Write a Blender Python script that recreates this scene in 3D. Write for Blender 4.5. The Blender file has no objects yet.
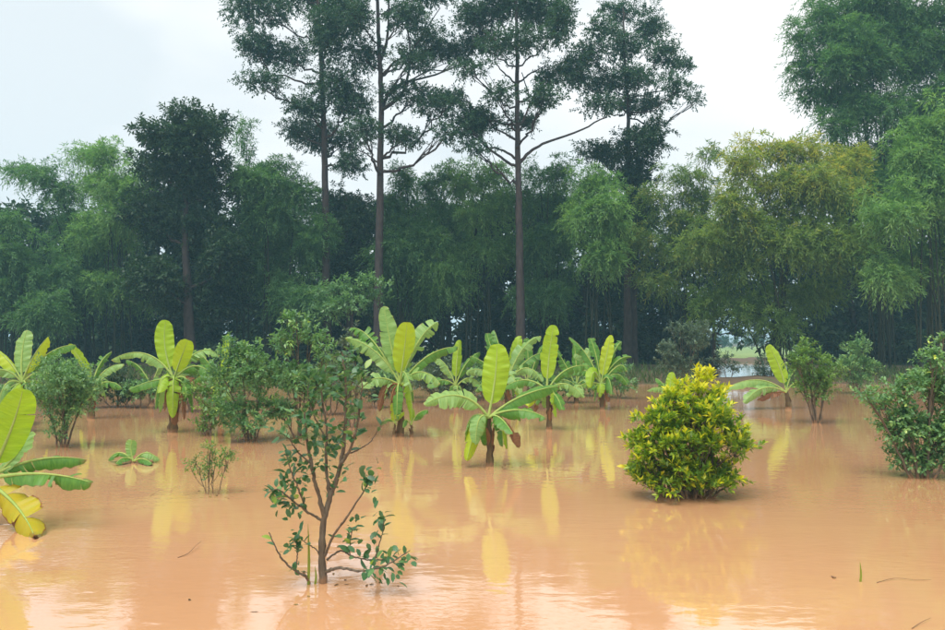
import bpy, math, random
import numpy as np
from mathutils import Vector, Matrix

R = math.radians
sc = bpy.context.scene
COL = sc.collection

# ------------------------------------------------------------------ camera
CAM_H, F, HOR = 2.0, 722.0, 340.0          # metres; focal length and horizon in photo pixels (945 x 630)
TILT = math.atan((HOR - 315.0) / F)
cd = bpy.data.cameras.new('camera'); cam = bpy.data.objects.new('camera', cd); COL.objects.link(cam)
cam.location = (0, 0, CAM_H); cam.rotation_euler = (R(90) + TILT, 0, 0)
cd.sensor_width = 36.0; cd.lens = F / 945.0 * 36.0; cd.clip_start = 0.05; cd.clip_end = 3000
sc.camera = cam

# ------------------------------------------------------------------ sky
SUN_EL, SUN_AZ = 66.0, 215.0               # degrees; azimuth clockwise from +Y (behind and to one side of the camera)
world = bpy.data.worlds.new('World'); sc.world = world; world.use_nodes = True
nt = world.node_tree; nt.nodes.clear()
out = nt.nodes.new('ShaderNodeOutputWorld')
sky = nt.nodes.new('ShaderNodeTexSky'); sky.sky_type = 'NISHITA'; sky.sun_disc = False
sky.sun_elevation = R(SUN_EL); sky.sun_rotation = R(SUN_AZ); sky.air_density = 1.0; sky.dust_density = 2.0
b1 = nt.nodes.new('ShaderNodeBackground'); b1.inputs[1].default_value = 0.07
nt.links.new(sky.outputs[0], b1.inputs[0])
tc = nt.nodes.new('ShaderNodeTexCoord')
mp = nt.nodes.new('ShaderNodeMapping'); mp.inputs['Scale'].default_value = (1.0, 1.0, 2.2); mp.inputs['Location'].default_value = (0.35, 0.2, 0.1)
nz = nt.nodes.new('ShaderNodeTexNoise'); nz.inputs['Scale'].default_value = 1.7; nz.inputs['Detail'].default_value = 4; nz.inputs['Roughness'].default_value = 0.5
rp = nt.nodes.new('ShaderNodeValToRGB')
rp.color_ramp.elements[0].position = 0.33; rp.color_ramp.elements[0].color = (0.74, 0.735, 0.73, 1)
rp.color_ramp.elements[1].position = 0.58; rp.color_ramp.elements[1].color = (0.53, 0.57, 0.59, 1)
b2 = nt.nodes.new('ShaderNodeBackground'); b2.inputs[1].default_value = 0.66
mx = nt.nodes.new('ShaderNodeMixShader'); mx.inputs[0].default_value = 0.94
nt.links.new(tc.outputs['Generated'], mp.inputs[0]); nt.links.new(mp.outputs[0], nz.inputs['Vector'])
nt.links.new(nz.outputs['Fac'], rp.inputs[0]); nt.links.new(rp.outputs[0], b2.inputs[0])
nt.links.new(b1.outputs[0], mx.inputs[1]); nt.links.new(b2.outputs[0], mx.inputs[2]); nt.links.new(mx.outputs[0], out.inputs[0])

# ------------------------------------------------------------------ sun behind the cloud
sd = bpy.data.lights.new('sun', 'SUN'); sd.energy = 1.4; sd.angle = R(45); sd.color = (1.0, 0.96, 0.9)
sun = bpy.data.objects.new('sun', sd); COL.objects.link(sun)
az, el = R(SUN_AZ), R(SUN_EL)
sun_dir = Vector((math.sin(az) * math.cos(el), math.cos(az) * math.cos(el), math.sin(el)))
sun.rotation_euler = sun_dir.to_track_quat('Z', 'Y').to_euler(); sun.location = (0, 0, 60)

# ------------------------------------------------------------------ picture settings
vs = sc.view_settings; vs.view_transform = 'Standard'; vs.look = 'None'; vs.gamma = 1.0; vs.exposure = 1.36
vs.use_curve_mapping = False
sc.render.engine = 'CYCLES'; cy = sc.cycles
cy.use_denoising = True; cy.max_bounces = 8; cy.diffuse_bounces = 4; cy.glossy_bounces = 3
cy.transmission_bounces = 3; cy.volume_bounces = 1; cy.transparent_max_bounces = 8
cy.use_adaptive_sampling = True; cy.adaptive_threshold = 0.02; cy.sample_clamp_indirect = 6.0

# ------------------------------------------------------------------ helpers
rng = np.random.default_rng(7)
random.seed(7)
CT, ST = math.cos(TILT), math.sin(TILT)

def P(px, py, D):
    """world point seen at photo pixel (px, py) at distance D (metres along +Y)"""
    u, v = (px - 472.5) / F, (315.0 - py) / F
    d = np.array([u, CT - v * ST, ST + v * CT])
    return d * (D / d[1]) + np.array([0, 0, CAM_H])

def GD(py):
    """distance of the water seen at photo row py"""
    v = (315.0 - py) / F
    return CAM_H * (CT - v * ST) / -(ST + v * CT)

def G(px, py):
    return P(px, py, GD(py))

def unit(a):
    a = np.asarray(a, float)
    return a / np.maximum(np.linalg.norm(a, axis=-1, keepdims=True), 1e-9)

def tag(o, label=None, category=None, group=None, kind=None):
    if label: o['label'] = label
    if category: o['category'] = category
    if group: o['group'] = group
    if kind: o['kind'] = kind
    return o

def thing(name, loc, label, category, group=None):
    o = bpy.data.objects.new(name, None); o.empty_display_size = 0.2
    COL.objects.link(o); o.location = loc
    return tag(o, label, category, group)

def mesh(name, V, Q, mat, parent=None, tint=None, uv=None, smooth=False, origin=None):
    """V (n,3) world points, Q (m,4) quads"""
    V = np.asarray(V, np.float32); Q = np.asarray(Q, np.int32)
    o0 = np.zeros(3) if origin is None else np.asarray(origin, float)
    if parent is not None and origin is None:
        p, o0 = parent, np.zeros(3)
        while p is not None:
            o0 = o0 + np.array(p.location); p = p.parent
    V = V - o0.astype(np.float32)
    me = bpy.data.meshes.new(name)
    me.vertices.add(len(V)); me.vertices.foreach_set('co', V.ravel())
    me.loops.add(Q.size); me.loops.foreach_set('vertex_index', Q.ravel())
    me.polygons.add(len(Q)); me.polygons.foreach_set('loop_start', np.arange(0, Q.size, 4, dtype=np.int32))
    if tint is not None:
        a = me.attributes.new('tint', 'FLOAT', 'POINT'); a.data.foreach_set('value', np.asarray(tint, np.float32))
    if uv is not None:
        l = me.uv_layers.new(name='uv'); l.data.foreach_set('uv', np.asarray(uv, np.float32)[Q.ravel()].ravel())
    me.update(calc_edges=True)
    if smooth: me.polygons.foreach_set('use_smooth', np.ones(len(Q), bool))
    me.materials.append(mat)
    o = bpy.data.objects.new(name, me); COL.objects.link(o)
    if parent is not None: o.parent = parent
    elif origin is not None: o.location = o0
    return o

def tube(pts, rad, sides=6):
    """swept tube along pts with radii rad -> V, Q"""
    pts = np.asarray(pts, float); n = len(pts); rad = np.broadcast_to(np.asarray(rad, float), (n,))
    T = unit(np.gradient(pts, axis=0))
    ref = np.array([0.31, 0.22, 0.93]) if abs(T[0] @ np.array([0.31, 0.22, 0.93])) < 0.9 else np.array([1.0, 0.1, 0])
    A = unit(np.cross(T, ref)); B = np.cross(T, A)
    th = np.linspace(0, 2 * math.pi, sides, endpoint=False)
    V = pts[:, None] + rad[:, None, None] * (np.cos(th)[None, :, None] * A[:, None] + np.sin(th)[None, :, None] * B[:, None])
    i = np.arange(n - 1)[:, None] * sides; j = np.arange(sides)[None]; k = (j + 1) % sides
    Q = np.stack([i + j, i + k, i + sides + k, i + sides + j], -1).reshape(-1, 4)
    return V.reshape(-1, 3), Q

def merge(parts):
    Vs, Qs, n = [], [], 0
    for V, Q in parts:
        Vs.append(V); Qs.append(Q + n); n += len(V)
    return np.concatenate(Vs), np.concatenate(Qs)

def bez(p0, p1, p2, n):
    t = np.linspace(0, 1, n)[:, None]
    return (1 - t) ** 2 * p0 + 2 * t * (1 - t) * p1 + t * t * p2

def smooth_path(pts, n):
    """Catmull-Rom through pts"""
    pts = [np.asarray(p, float) for p in pts]
    if len(pts) < 3: return bez(pts[0], (pts[0] + pts[-1]) / 2, pts[-1], n)
    e = [2 * pts[0] - pts[1]] + pts + [2 * pts[-1] - pts[-2]]
    outp = []
    for t in np.linspace(0, len(pts) - 1 - 1e-6, n):
        i = int(t); u = t - i
        a, b, c, d = e[i], e[i + 1], e[i + 2], e[i + 3]
        outp.append(0.5 * (2 * b + (c - a) * u + (2 * a - 5 * b + 4 * c - d) * u * u + (3 * b - a - 3 * c + d) * u ** 3))
    return np.array(outp)

# ------------------------------------------------------------------ materials
def new_mat(name):
    m = bpy.data.materials.new(name); m.use_nodes = True
    t = m.node_tree; t.nodes.clear()
    return m, t, t.nodes.new('ShaderNodeOutputMaterial')

def N(t, kind, **kw):
    n = t.nodes.new(kind)
    for k, v in kw.items():
        if k in n.inputs: n.inputs[k].default_value = v
        else: setattr(n, k, v)
    return n

def ramp(t, stops):
    r = t.nodes.new('ShaderNodeValToRGB'); e = r.color_ramp.elements
    while len(e) < len(stops): e.new(0.5)
    for i, (p, c) in enumerate(stops):
        e[i].position = p; e[i].color = (*c, 1)
    return r

def leaf_mat(name, stops, transl=0.3, rough=0.5, spec=0.3, source='tint', tcol=1.25):
    """leaf: diffuse + gloss on top, light passing through; colour by leaf age (tint)"""
    m, t, o = new_mat(name)
    r = ramp(t, stops)
    if source == 'tint':
        a = N(t, 'ShaderNodeAttribute', attribute_name='tint'); t.links.new(a.outputs['Fac'], r.inputs[0])
    else:
        a = N(t, 'ShaderNodeObjectInfo'); t.links.new(a.outputs['Random'], r.inputs[0])
    p = N(t, 'ShaderNodeBsdfPrincipled', Roughness=rough); p.inputs['Specular IOR Level'].default_value = spec
    tr = N(t, 'ShaderNodeBsdfTranslucent')
    g = N(t, 'ShaderNodeMix', data_type='RGBA', blend_type='MULTIPLY'); g.inputs[0].default_value = 1
    g.inputs[7].default_value = (tcol, tcol * 1.1, tcol * 0.6, 1)
    mixs = N(t, 'ShaderNodeMixShader'); mixs.inputs[0].default_value = transl
    t.links.new(r.outputs[0], p.inputs['Base Color']); t.links.new(r.outputs[0], g.inputs[6])
    t.links.new(g.outputs[2], tr.inputs[0])
    t.links.new(p.outputs[0], mixs.inputs[1]); t.links.new(tr.outputs[0], mixs.inputs[2]); t.links.new(mixs.outputs[0], o.inputs[0])
    return m

def banana_mat(name, cA, cB, edge, edge_amt, transl=0.35, rough=0.42):
    """banana blade: fine side veins, pale midrib zone, browned margin"""
    m, t, o = new_mat(name); L = t.links.new
    uv = N(t, 'ShaderNodeUVMap'); sep = N(t, 'ShaderNodeSeparateXYZ'); L(uv.outputs[0], sep.inputs[0])
    mpn = N(t, 'ShaderNodeMapping'); mpn.inputs['Scale'].default_value = (46, 1.2, 1); L(uv.outputs[0], mpn.inputs[0])
    oi = N(t, 'ShaderNodeObjectInfo')
    add = N(t, 'ShaderNodeVectorMath', operation='ADD'); L(mpn.outputs[0], add.inputs[0])
    cmb = N(t, 'ShaderNodeCombineXYZ'); mul = N(t, 'ShaderNodeMath', operation='MULTIPLY'); mul.inputs[1].default_value = 37
    L(oi.outputs['Random'], mul.inputs[0]); L(mul.outputs[0], cmb.inputs[2]); L(cmb.outputs[0], add.inputs[1])
    vein = N(t, 'ShaderNodeTexNoise', Scale=1.0, Detail=3.0, Roughness=0.6); L(add.outputs[0], vein.inputs['Vector'])
    r = ramp(t, [(0.3, cA), (0.72, cB)]); L(vein.outputs['Fac'], r.inputs[0])
    # margin
    ab = N(t, 'ShaderNodeMath', operation='ABSOLUTE'); L(sep.outputs[1], ab.inputs[0])
    geo = N(t, 'ShaderNodeTexCoord')
    nz2 = N(t, 'ShaderNodeTexNoise', Scale=9.0, Detail=4.0); L(geo.outputs['Object'], nz2.inputs['Vector'])
    tipm = N(t, 'ShaderNodeMath', operation='POWER'); tipm.inputs[1].default_value = 9; L(sep.outputs[0], tipm.inputs[0])
    edm = N(t, 'ShaderNodeMath', operation='POWER'); edm.inputs[1].default_value = 6; L(ab.outputs[0], edm.inputs[0])
    mxm = N(t, 'ShaderNodeMath', operation='MAXIMUM'); L(tipm.outputs[0], mxm.inputs[0]); L(edm.outputs[0], mxm.inputs[1])
    sm = N(t, 'ShaderNodeMath', operation='MULTIPLY_ADD'); sm.inputs[1].default_value = edge_amt; sm.inputs[2].default_value = -0.55
    L(mxm.outputs[0], sm.inputs[0])
    ad = N(t, 'ShaderNodeMath', operation='ADD', use_clamp=True); L(sm.outputs[0], ad.inputs[0]); L(nz2.outputs['Fac'], ad.inputs[1])
    st = ramp(t, [(0.35, (0, 0, 0)), (0.6, (1, 1, 1))]); L(ad.outputs[0], st.inputs[0])
    mc = N(t, 'ShaderNodeMix', data_type='RGBA'); L(st.outputs[0], mc.inputs[0]); L(r.outputs[0], mc.inputs[6]); mc.inputs[7].default_value = (*edge, 1)
    bp = N(t, 'ShaderNodeBump', Strength=0.2, Distance=0.006); L(vein.outputs['Fac'], bp.inputs['Height'])
    p = N(t, 'ShaderNodeBsdfPrincipled', Roughness=rough); p.inputs['Specular IOR Level'].default_value = 0.4
    L(mc.outputs[2], p.inputs['Base Color']); L(bp.outputs[0], p.inputs['Normal'])
    tr = N(t, 'ShaderNodeBsdfTranslucent')
    g = N(t, 'ShaderNodeMix', data_type='RGBA', blend_type='MULTIPLY'); g.inputs[0].default_value = 1; g.inputs[7].default_value = (1.3, 1.35, 0.6, 1)
    L(mc.outputs[2], g.inputs[6]); L(g.outputs[2], tr.inputs[0])
    ms = N(t, 'ShaderNodeMixShader'); ms.inputs[0].default_value = transl
    L(p.outputs[0], ms.inputs[1]); L(tr.outputs[0], ms.inputs[2]); L(ms.outputs[0], o.inputs[0])
    return m

def bark_mat(name, cA, cB, scale=8.0, stretch=0.25, bump=0.6, silt=False):
    m, t, o = new_mat(name); L = t.links.new
    c = N(t, 'ShaderNodeTexCoord'); mpn = N(t, 'ShaderNodeMapping'); mpn.inputs['Scale'].default_value = (1, 1, stretch); L(c.outputs['Object'], mpn.inputs[0])
    n = N(t, 'ShaderNodeTexNoise', Scale=scale, Detail=6.0, Roughness=0.65); L(mpn.outputs[0], n.inputs['Vector'])
    r = ramp(t, [(0.3, cA), (0.7, cB)]); L(n.outputs['Fac'], r.inputs[0])
    bp = N(t, 'ShaderNodeBump', Strength=bump, Distance=0.03); L(n.outputs['Fac'], bp.inputs['Height'])
    p = N(t, 'ShaderNodeBsdfPrincipled', Roughness=0.85); p.inputs['Specular IOR Level'].default_value = 0.2
    col = r.outputs[0]
    if silt:                                             # dried silt left by the flood just above the water line
        sp = N(t, 'ShaderNodeSeparateXYZ'); L(c.outputs['Object'], sp.inputs[0])
        ns = N(t, 'ShaderNodeTexNoise', Scale=18.0, Detail=3.0); L(c.outputs['Object'], ns.inputs['Vector'])
        ma = N(t, 'ShaderNodeMath', operation='MULTIPLY_ADD'); ma.inputs[1].default_value = 0.16; L(ns.outputs['Fac'], ma.inputs[0])
        ng = N(t, 'ShaderNodeMath', operation='MULTIPLY'); ng.inputs[1].default_value = -1.0; L(sp.outputs[2], ng.inputs[0]); L(ng.outputs[0], ma.inputs[2])
        sr = ramp(t, [(0.0, (0, 0, 0)), (0.05, (0.8, 0.8, 0.8))]); L(ma.outputs[0], sr.inputs[0])
        mc = N(t, 'ShaderNodeMix', data_type='RGBA'); L(sr.outputs[0], mc.inputs[0]); L(col, mc.inputs[6]); mc.inputs[7].default_value = (0.30, 0.165, 0.085, 1)
        col = mc.outputs[2]
    L(col, p.inputs['Base Color']); L(bp.outputs[0], p.inputs['Normal']); L(p.outputs[0], o.inputs[0])
    return m

M = {}
M['bamboo'] = leaf_mat('bamboo_leaf', [(0.0, (0.064, 0.161, 0.056)), (0.6, (0.133, 0.266, 0.096)), (1.0, (0.229, 0.380, 0.123))], 0.45)
M['bamboo_light'] = leaf_mat('bamboo_leaf_light', [(0.0, (0.105, 0.234, 0.075)), (0.6, (0.234, 0.403, 0.128)), (1.0, (0.381, 0.551, 0.169))], 0.48)
M['bamboo_yellow'] = leaf_mat('bamboo_leaf_yellowing', [(0.0, (0.094, 0.181, 0.050)), (0.4, (0.163, 0.256, 0.069)), (0.75, (0.294, 0.319, 0.069)), (1.0, (0.450, 0.338, 0.056))], 0.48)
M['bamboo_olive'] = leaf_mat('bamboo_leaf_olive', [(0.0, (0.11, 0.20, 0.045)), (0.36, (0.21, 0.30, 0.070)), (0.62, (0.38, 0.39, 0.070)), (0.95, (0.56, 0.42, 0.050))], 0.48)
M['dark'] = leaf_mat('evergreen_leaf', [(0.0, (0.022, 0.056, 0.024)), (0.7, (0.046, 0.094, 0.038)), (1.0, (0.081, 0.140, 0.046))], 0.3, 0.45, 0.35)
M['tall'] = leaf_mat('tall_tree_leaf', [(0.0, (0.031, 0.077, 0.045)), (0.7, (0.062, 0.130, 0.070)), (1.0, (0.104, 0.189, 0.087))], 0.3, 0.4, 0.4)
M['shrub'] = leaf_mat('shrub_leaf', [(0.0, (0.080, 0.190, 0.075)), (0.6, (0.173, 0.333, 0.122)), (0.9, (0.319, 0.500, 0.144)), (1.0, (0.691, 0.750, 0.144))], 0.3, 0.38, 0.5)
M['shrub_bright'] = leaf_mat('shrub_leaf_bright', [(0.0, (0.064, 0.146, 0.036)), (0.6, (0.146, 0.277, 0.059)), (1.0, (0.350, 0.496, 0.087))], 0.35, 0.4, 0.45)
M['shrub_grey'] = leaf_mat('shrub_leaf_grey', [(0.0, (0.057, 0.095, 0.064)), (0.6, (0.109, 0.166, 0.109)), (1.0, (0.192, 0.255, 0.153))], 0.3, 0.4, 0.45)
M['yellow_bush'] = leaf_mat('yellow_tipped_leaf', [(0.0, (0.039, 0.106, 0.020)), (0.42, (0.112, 0.230, 0.022)), (0.66, (0.258, 0.381, 0.022)), (0.88, (0.526, 0.571, 0.022)), (1.0, (0.672, 0.616, 0.022))], 0.35, 0.38, 0.45)
M['sapling'] = leaf_mat('sapling_leaf', [(0.0, (0.046, 0.127, 0.049)), (0.7, (0.083, 0.203, 0.083)), (0.92, (0.151, 0.287, 0.083)), (1.0, (0.370, 0.506, 0.083))], 0.25, 0.34, 0.5, source='object')
M['sapling_foliage'] = leaf_mat('sapling_foliage', [(0.0, (0.046, 0.127, 0.049)), (0.7, (0.083, 0.203, 0.083)), (0.92, (0.151, 0.287, 0.083)), (1.0, (0.370, 0.506, 0.083))], 0.25, 0.34, 0.5)
M['b_young'] = banana_mat('banana_young', (0.269, 0.448, 0.018), (0.376, 0.556, 0.036), (0.358, 0.376, 0.045), 0.36, 0.42)
M['b_mature'] = banana_mat('banana_mature', (0.071, 0.210, 0.029), (0.143, 0.319, 0.050), (0.185, 0.143, 0.042), 0.62, 0.35)
M['b_pale'] = banana_mat('banana_pale', (0.185, 0.351, 0.092), (0.305, 0.481, 0.157), (0.351, 0.332, 0.111), 0.55, 0.35)
M['b_yellow'] = banana_mat('banana_yellowing', (0.42, 0.53, 0.020), (0.43, 0.57, 0.030), (0.24, 0.12, 0.035), 0.42, 0.42)
M['b_dry'] = banana_mat('banana_dry', (0.160, 0.068, 0.028), (0.288, 0.136, 0.064), (0.080, 0.036, 0.020), 0.5, 0.2, 0.8)
M['b_golden'] = banana_mat('banana_golden', (0.56, 0.44, 0.020), (0.50, 0.48, 0.025), (0.26, 0.11, 0.035), 0.80, 0.40)
M['rib'] = bark_mat('banana_midrib', (0.26, 0.38, 0.08), (0.40, 0.48, 0.14), 20, 0.3, 0.1)
M['rib_dry'] = bark_mat('banana_midrib_dry', (0.20, 0.10, 0.04), (0.30, 0.16, 0.07), 20, 0.3, 0.1)
M['pstem'] = bark_mat('banana_stem', (0.05, 0.028, 0.016), (0.17, 0.12, 0.05), 9, 0.2, 0.5, silt=True)
M['sheath'] = bark_mat('banana_sheath', (0.14, 0.060, 0.025), (0.30, 0.15, 0.06), 14, 0.2, 0.6, silt=True)
M['trunk'] = bark_mat('trunk_bark', (0.030, 0.024, 0.023), (0.085, 0.066, 0.062), 5, 0.35, 0.8)
M['culm'] = bark_mat('bamboo_culm', (0.014, 0.019, 0.011), (0.035, 0.038, 0.02), 6, 0.2, 0.2)
M['twig'] = bark_mat('shrub_bark', (0.09, 0.065, 0.045), (0.20, 0.16, 0.11), 30, 0.3, 0.5, silt=True)
M['grass'] = leaf_mat('grass_blade', [(0.0, (0.035, 0.075, 0.02)), (0.7, (0.08, 0.14, 0.035)), (1.0, (0.17, 0.20, 0.06))], 0.3)
M['litter'] = leaf_mat('dead_leaf', [(0.0, (0.07, 0.04, 0.02)), (0.6, (0.17, 0.10, 0.04)), (1.0, (0.32, 0.26, 0.06))], 0.1, 0.7, 0.2)
M['blade'] = leaf_mat('reed_blade', [(0.0, (0.16, 0.24, 0.03)), (1.0, (0.30, 0.33, 0.05))], 0.3, source='object')

# water: opaque silt-laden flood water, glossy, gently rippled
m, t, o = new_mat('flood_water'); L = t.links.new; M['water'] = m
c = N(t, 'ShaderNodeTexCoord')
n1 = N(t, 'ShaderNodeTexNoise', Scale=0.16, Detail=4.0, Roughness=0.5, Distortion=0.8); L(c.outputs['Object'], n1.inputs['Vector'])
r1 = ramp(t, [(0.3, (0.64, 0.325, 0.152)), (0.7, (0.71, 0.380, 0.188))]); L(n1.outputs['Fac'], r1.inputs[0])
mp1 = N(t, 'ShaderNodeMapping'); mp1.inputs['Scale'].default_value = (0.55, 1.25, 1); L(c.outputs['Object'], mp1.inputs[0])
w1 = N(t, 'ShaderNodeTexNoise', Scale=3.2, Detail=3.0, Roughness=0.5, Distortion=0.4); L(mp1.outputs[0], w1.inputs['Vector'])
w2 = N(t, 'ShaderNodeTexNoise', Scale=14.0, Detail=2.0, Roughness=0.5); L(mp1.outputs[0], w2.inputs['Vector'])
mk = N(t, 'ShaderNodeTexNoise', Scale=0.35, Detail=2.0); L(c.outputs['Object'], mk.inputs['Vector'])
mkr = ramp(t, [(0.38, (0.12, 0.12, 0.12)), (0.66, (1, 1, 1))]); L(mk.outputs['Fac'], mkr.inputs[0])
bpa = N(t, 'ShaderNodeBump', Strength=1.0, Distance=0.0030); L(w1.outputs['Fac'], bpa.inputs['Height'])
bpb = N(t, 'ShaderNodeBump', Distance=0.0019); L(mkr.outputs[0], bpb.inputs['Strength']); L(w2.outputs['Fac'], bpb.inputs['Height']); L(bpa.outputs[0], bpb.inputs['Normal'])
p = N(t, 'ShaderNodeBsdfPrincipled', Roughness=0.045, IOR=2.0)
p.inputs['Coat Weight'].default_value = 0.6; p.inputs['Coat Roughness'].default_value = 0.045; p.inputs['Coat IOR'].default_value = 1.8
L(bpb.outputs[0], p.inputs['Coat Normal'])
L(r1.outputs[0], p.inputs['Base Color']); L(bpb.outputs[0], p.inputs['Normal']); L(p.outputs[0], o.inputs[0])

# ground: wet earth and leaf litter; field: short pale crop
m, t, o = new_mat('earth'); L = t.links.new; M['earth'] = m
c = N(t, 'ShaderNodeTexCoord'); n1 = N(t, 'ShaderNodeTexNoise', Scale=0.8, Detail=8.0, Roughness=0.65); L(c.outputs['Object'], n1.inputs['Vector'])
r1 = ramp(t, [(0.3, (0.055, 0.040, 0.022)), (0.52, (0.12, 0.075, 0.04)), (0.7, (0.06, 0.085, 0.025))]); L(n1.outputs['Fac'], r1.inputs[0])
bp = N(t, 'ShaderNodeBump', Strength=0.8, Distance=0.05); L(n1.outputs['Fac'], bp.inputs['Height'])
p = N(t, 'ShaderNodeBsdfPrincipled', Roughness=0.9); L(r1.outputs[0], p.inputs['Base Color']); L(bp.outputs[0], p.inputs['Normal']); L(p.outputs[0], o.inputs[0])
m, t, o = new_mat('crop'); L = t.links.new; M['crop'] = m
c = N(t, 'ShaderNodeTexCoord'); n1 = N(t, 'ShaderNodeTexNoise', Scale=0.5, Detail=8.0, Roughness=0.7); L(c.outputs['Object'], n1.inputs['Vector'])
r1 = ramp(t, [(0.3, (0.12, 0.20, 0.05)), (0.7, (0.24, 0.32, 0.09))]); L(n1.outputs['Fac'], r1.inputs[0])
p = N(t, 'ShaderNodeBsdfPrincipled', Roughness=0.8); L(r1.outputs[0], p.inputs['Base Color']); L(p.outputs[0], o.inputs[0])

def plain(name, col, rough=0.5):
    m, t, o = new_mat(name); L = t.links.new
    c = N(t, 'ShaderNodeTexCoord'); n = N(t, 'ShaderNodeTexNoise', Scale=12.0, Detail=4.0); L(c.outputs['Object'], n.inputs['Vector'])
    r = ramp(t, [(0.3, tuple(x * 0.8 for x in col)), (0.7, col)]); L(n.outputs['Fac'], r.inputs[0])
    p = N(t, 'ShaderNodeBsdfPrincipled', Roughness=rough); L(r.outputs[0], p.inputs['Base Color']); L(p.outputs[0], o.inputs[0])
    return m
M['teal'] = plain('teal_plastic', (0.06, 0.38, 0.36))

# ------------------------------------------------------------------ ground, field, water
def sstep(a, b, x):
    u = np.clip((x - a) / (b - a), 0, 1); return u * u * (3 - 2 * u)

def ground_h(x, y):
    shore = 31.5 + 1.1 * np.sin(x * 0.35 + 0.5) + 0.7 * np.sin(x * 0.9)
    land = sstep(shore - 1.5, shore + 2.5, y)
    ang = x / np.maximum(y, 1.0)
    pool = sstep(0.30, 0.34, ang) * (1 - sstep(0.41, 0.45, ang)) * sstep(33.0, 37.0, y) * (1 - sstep(58.0, 66.0, y))
    land = np.maximum(land, sstep(48, 54, np.abs(x))); land = np.maximum(land, sstep(10, 16, -y))
    land = land * (1 - pool)
    bumps = 0.06 * np.sin(x * 1.7 + y * 0.8) * np.sin(y * 1.3 - x * 0.5) + 0.05 * np.sin(x * 0.6) * np.sin(y * 0.45)
    return -0.55 + land * 0.85 + bumps

xs = np.unique(np.concatenate([np.linspace(-500, -60, 14), np.linspace(-60, 60, 121), np.linspace(60, 500, 14)]))
ys = np.unique(np.concatenate([np.linspace(-300, -20, 9), np.linspace(-20, 80, 101), np.linspace(80, 700, 24)]))
X, Y = np.meshgrid(xs, ys); Z = ground_h(X, Y)
i = np.arange(len(ys) - 1)[:, None] * len(xs) + np.arange(len(xs) - 1)[None]
Qg = np.stack([i, i + 1, i + len(xs) + 1, i + len(xs)], -1).reshape(-1, 4)
tag(mesh('ground', np.stack([X, Y, Z], -1).reshape(-1, 3), Qg, M['earth'], smooth=True), kind='structure')
tag(mesh('water', [(-58, -17, 0), (58, -17, 0), (58, 70, 0), (-58, 70, 0)], [(0, 1, 2, 3)], M['water']), kind='structure')
xs2 = np.linspace(-60, 140, 41); ys2 = np.linspace(66, 170, 22)
X, Y = np.meshgrid(xs2, ys2)
i = np.arange(21)[:, None] * 41 + np.arange(40)[None]
tag(mesh('field', np.stack([X, Y, 0.44 + 0.03 * np.sin(X) * np.cos(Y * 0.7) - 0.5 * (Y < 66.5)], -1).reshape(-1, 3), np.stack([i, i + 1, i + 42, i + 41], -1).reshape(-1, 4), M['crop'], smooth=True), kind='structure')

# ------------------------------------------------------------------ foliage
def leaf_quads(pos, d, nrm, L_, W_, near=False, fold=0.18, curl=0.12):
    """pos,d,nrm (n,3); one folded leaf per row"""
    rnd = (near == 'round')
    n = len(pos); d = unit(d); s = unit(np.cross(d, nrm)); u = np.cross(s, d)
    L_ = np.broadcast_to(L_, (n,))[:, None]; W_ = np.broadcast_to(W_, (n,))[:, None]
    mid = pos + d * L_ * 0.48
    tip = pos + d * L_ - u * L_ * curl
    a = mid + s * W_ * 0.5 + u * W_ * fold; b = mid - s * W_ * 0.5 + u * W_ * fold
    if not near:
        V = np.stack([pos, a, tip, b], 1).reshape(-1, 3)
        Q = np.arange(n * 4).reshape(-1, 4); return V, Q, 4
    if rnd:
        m1 = pos + d * L_ * 0.28; m2 = pos + d * L_ * 0.68 - u * L_ * curl * 0.4
        sv = s * W_ * 0.5 + u * W_ * fold * 0.6; sw = -s * W_ * 0.5 + u * W_ * fold * 0.6
        V = np.stack([pos, m1 + sv * 0.92, m2 + sv * 0.9, tip, m2 + sw * 0.9, m1 + sw * 0.92, m1, m2], 1).reshape(-1, 3)
        k = np.arange(n)[:, None] * 8
        Q = np.concatenate([k + np.array([q]) for q in ([0, 1, 6, 5], [1, 2, 7, 6], [6, 7, 4, 5], [2, 3, 4, 7])])
        return V, Q, 8
    V = np.stack([pos, a, tip, b, mid], 1).reshape(-1, 3)
    k = np.arange(n)[:, None] * 5
    Q = np.concatenate([k + np.array([[0, 1, 2, 4]]), k + np.array([[0, 4, 2, 3]])])
    return V, Q, 5

def sub_lobes(lobes, m, rr=(0.32, 0.5)):
    outl = []
    for (c, r) in lobes:
        q = unit(rng.normal(size=(m, 3))); q[:, 2] = np.abs(q[:, 2]) * 0.75 + q[:, 2] * 0.25
        f = rng.uniform(0.45, 0.92, (m, 1))
        cc = c + q * f * r
        for j in range(m): outl.append((cc[j], r * rng.uniform(*rr)))
        outl.append((c, r * 0.55))
    return outl

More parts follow.
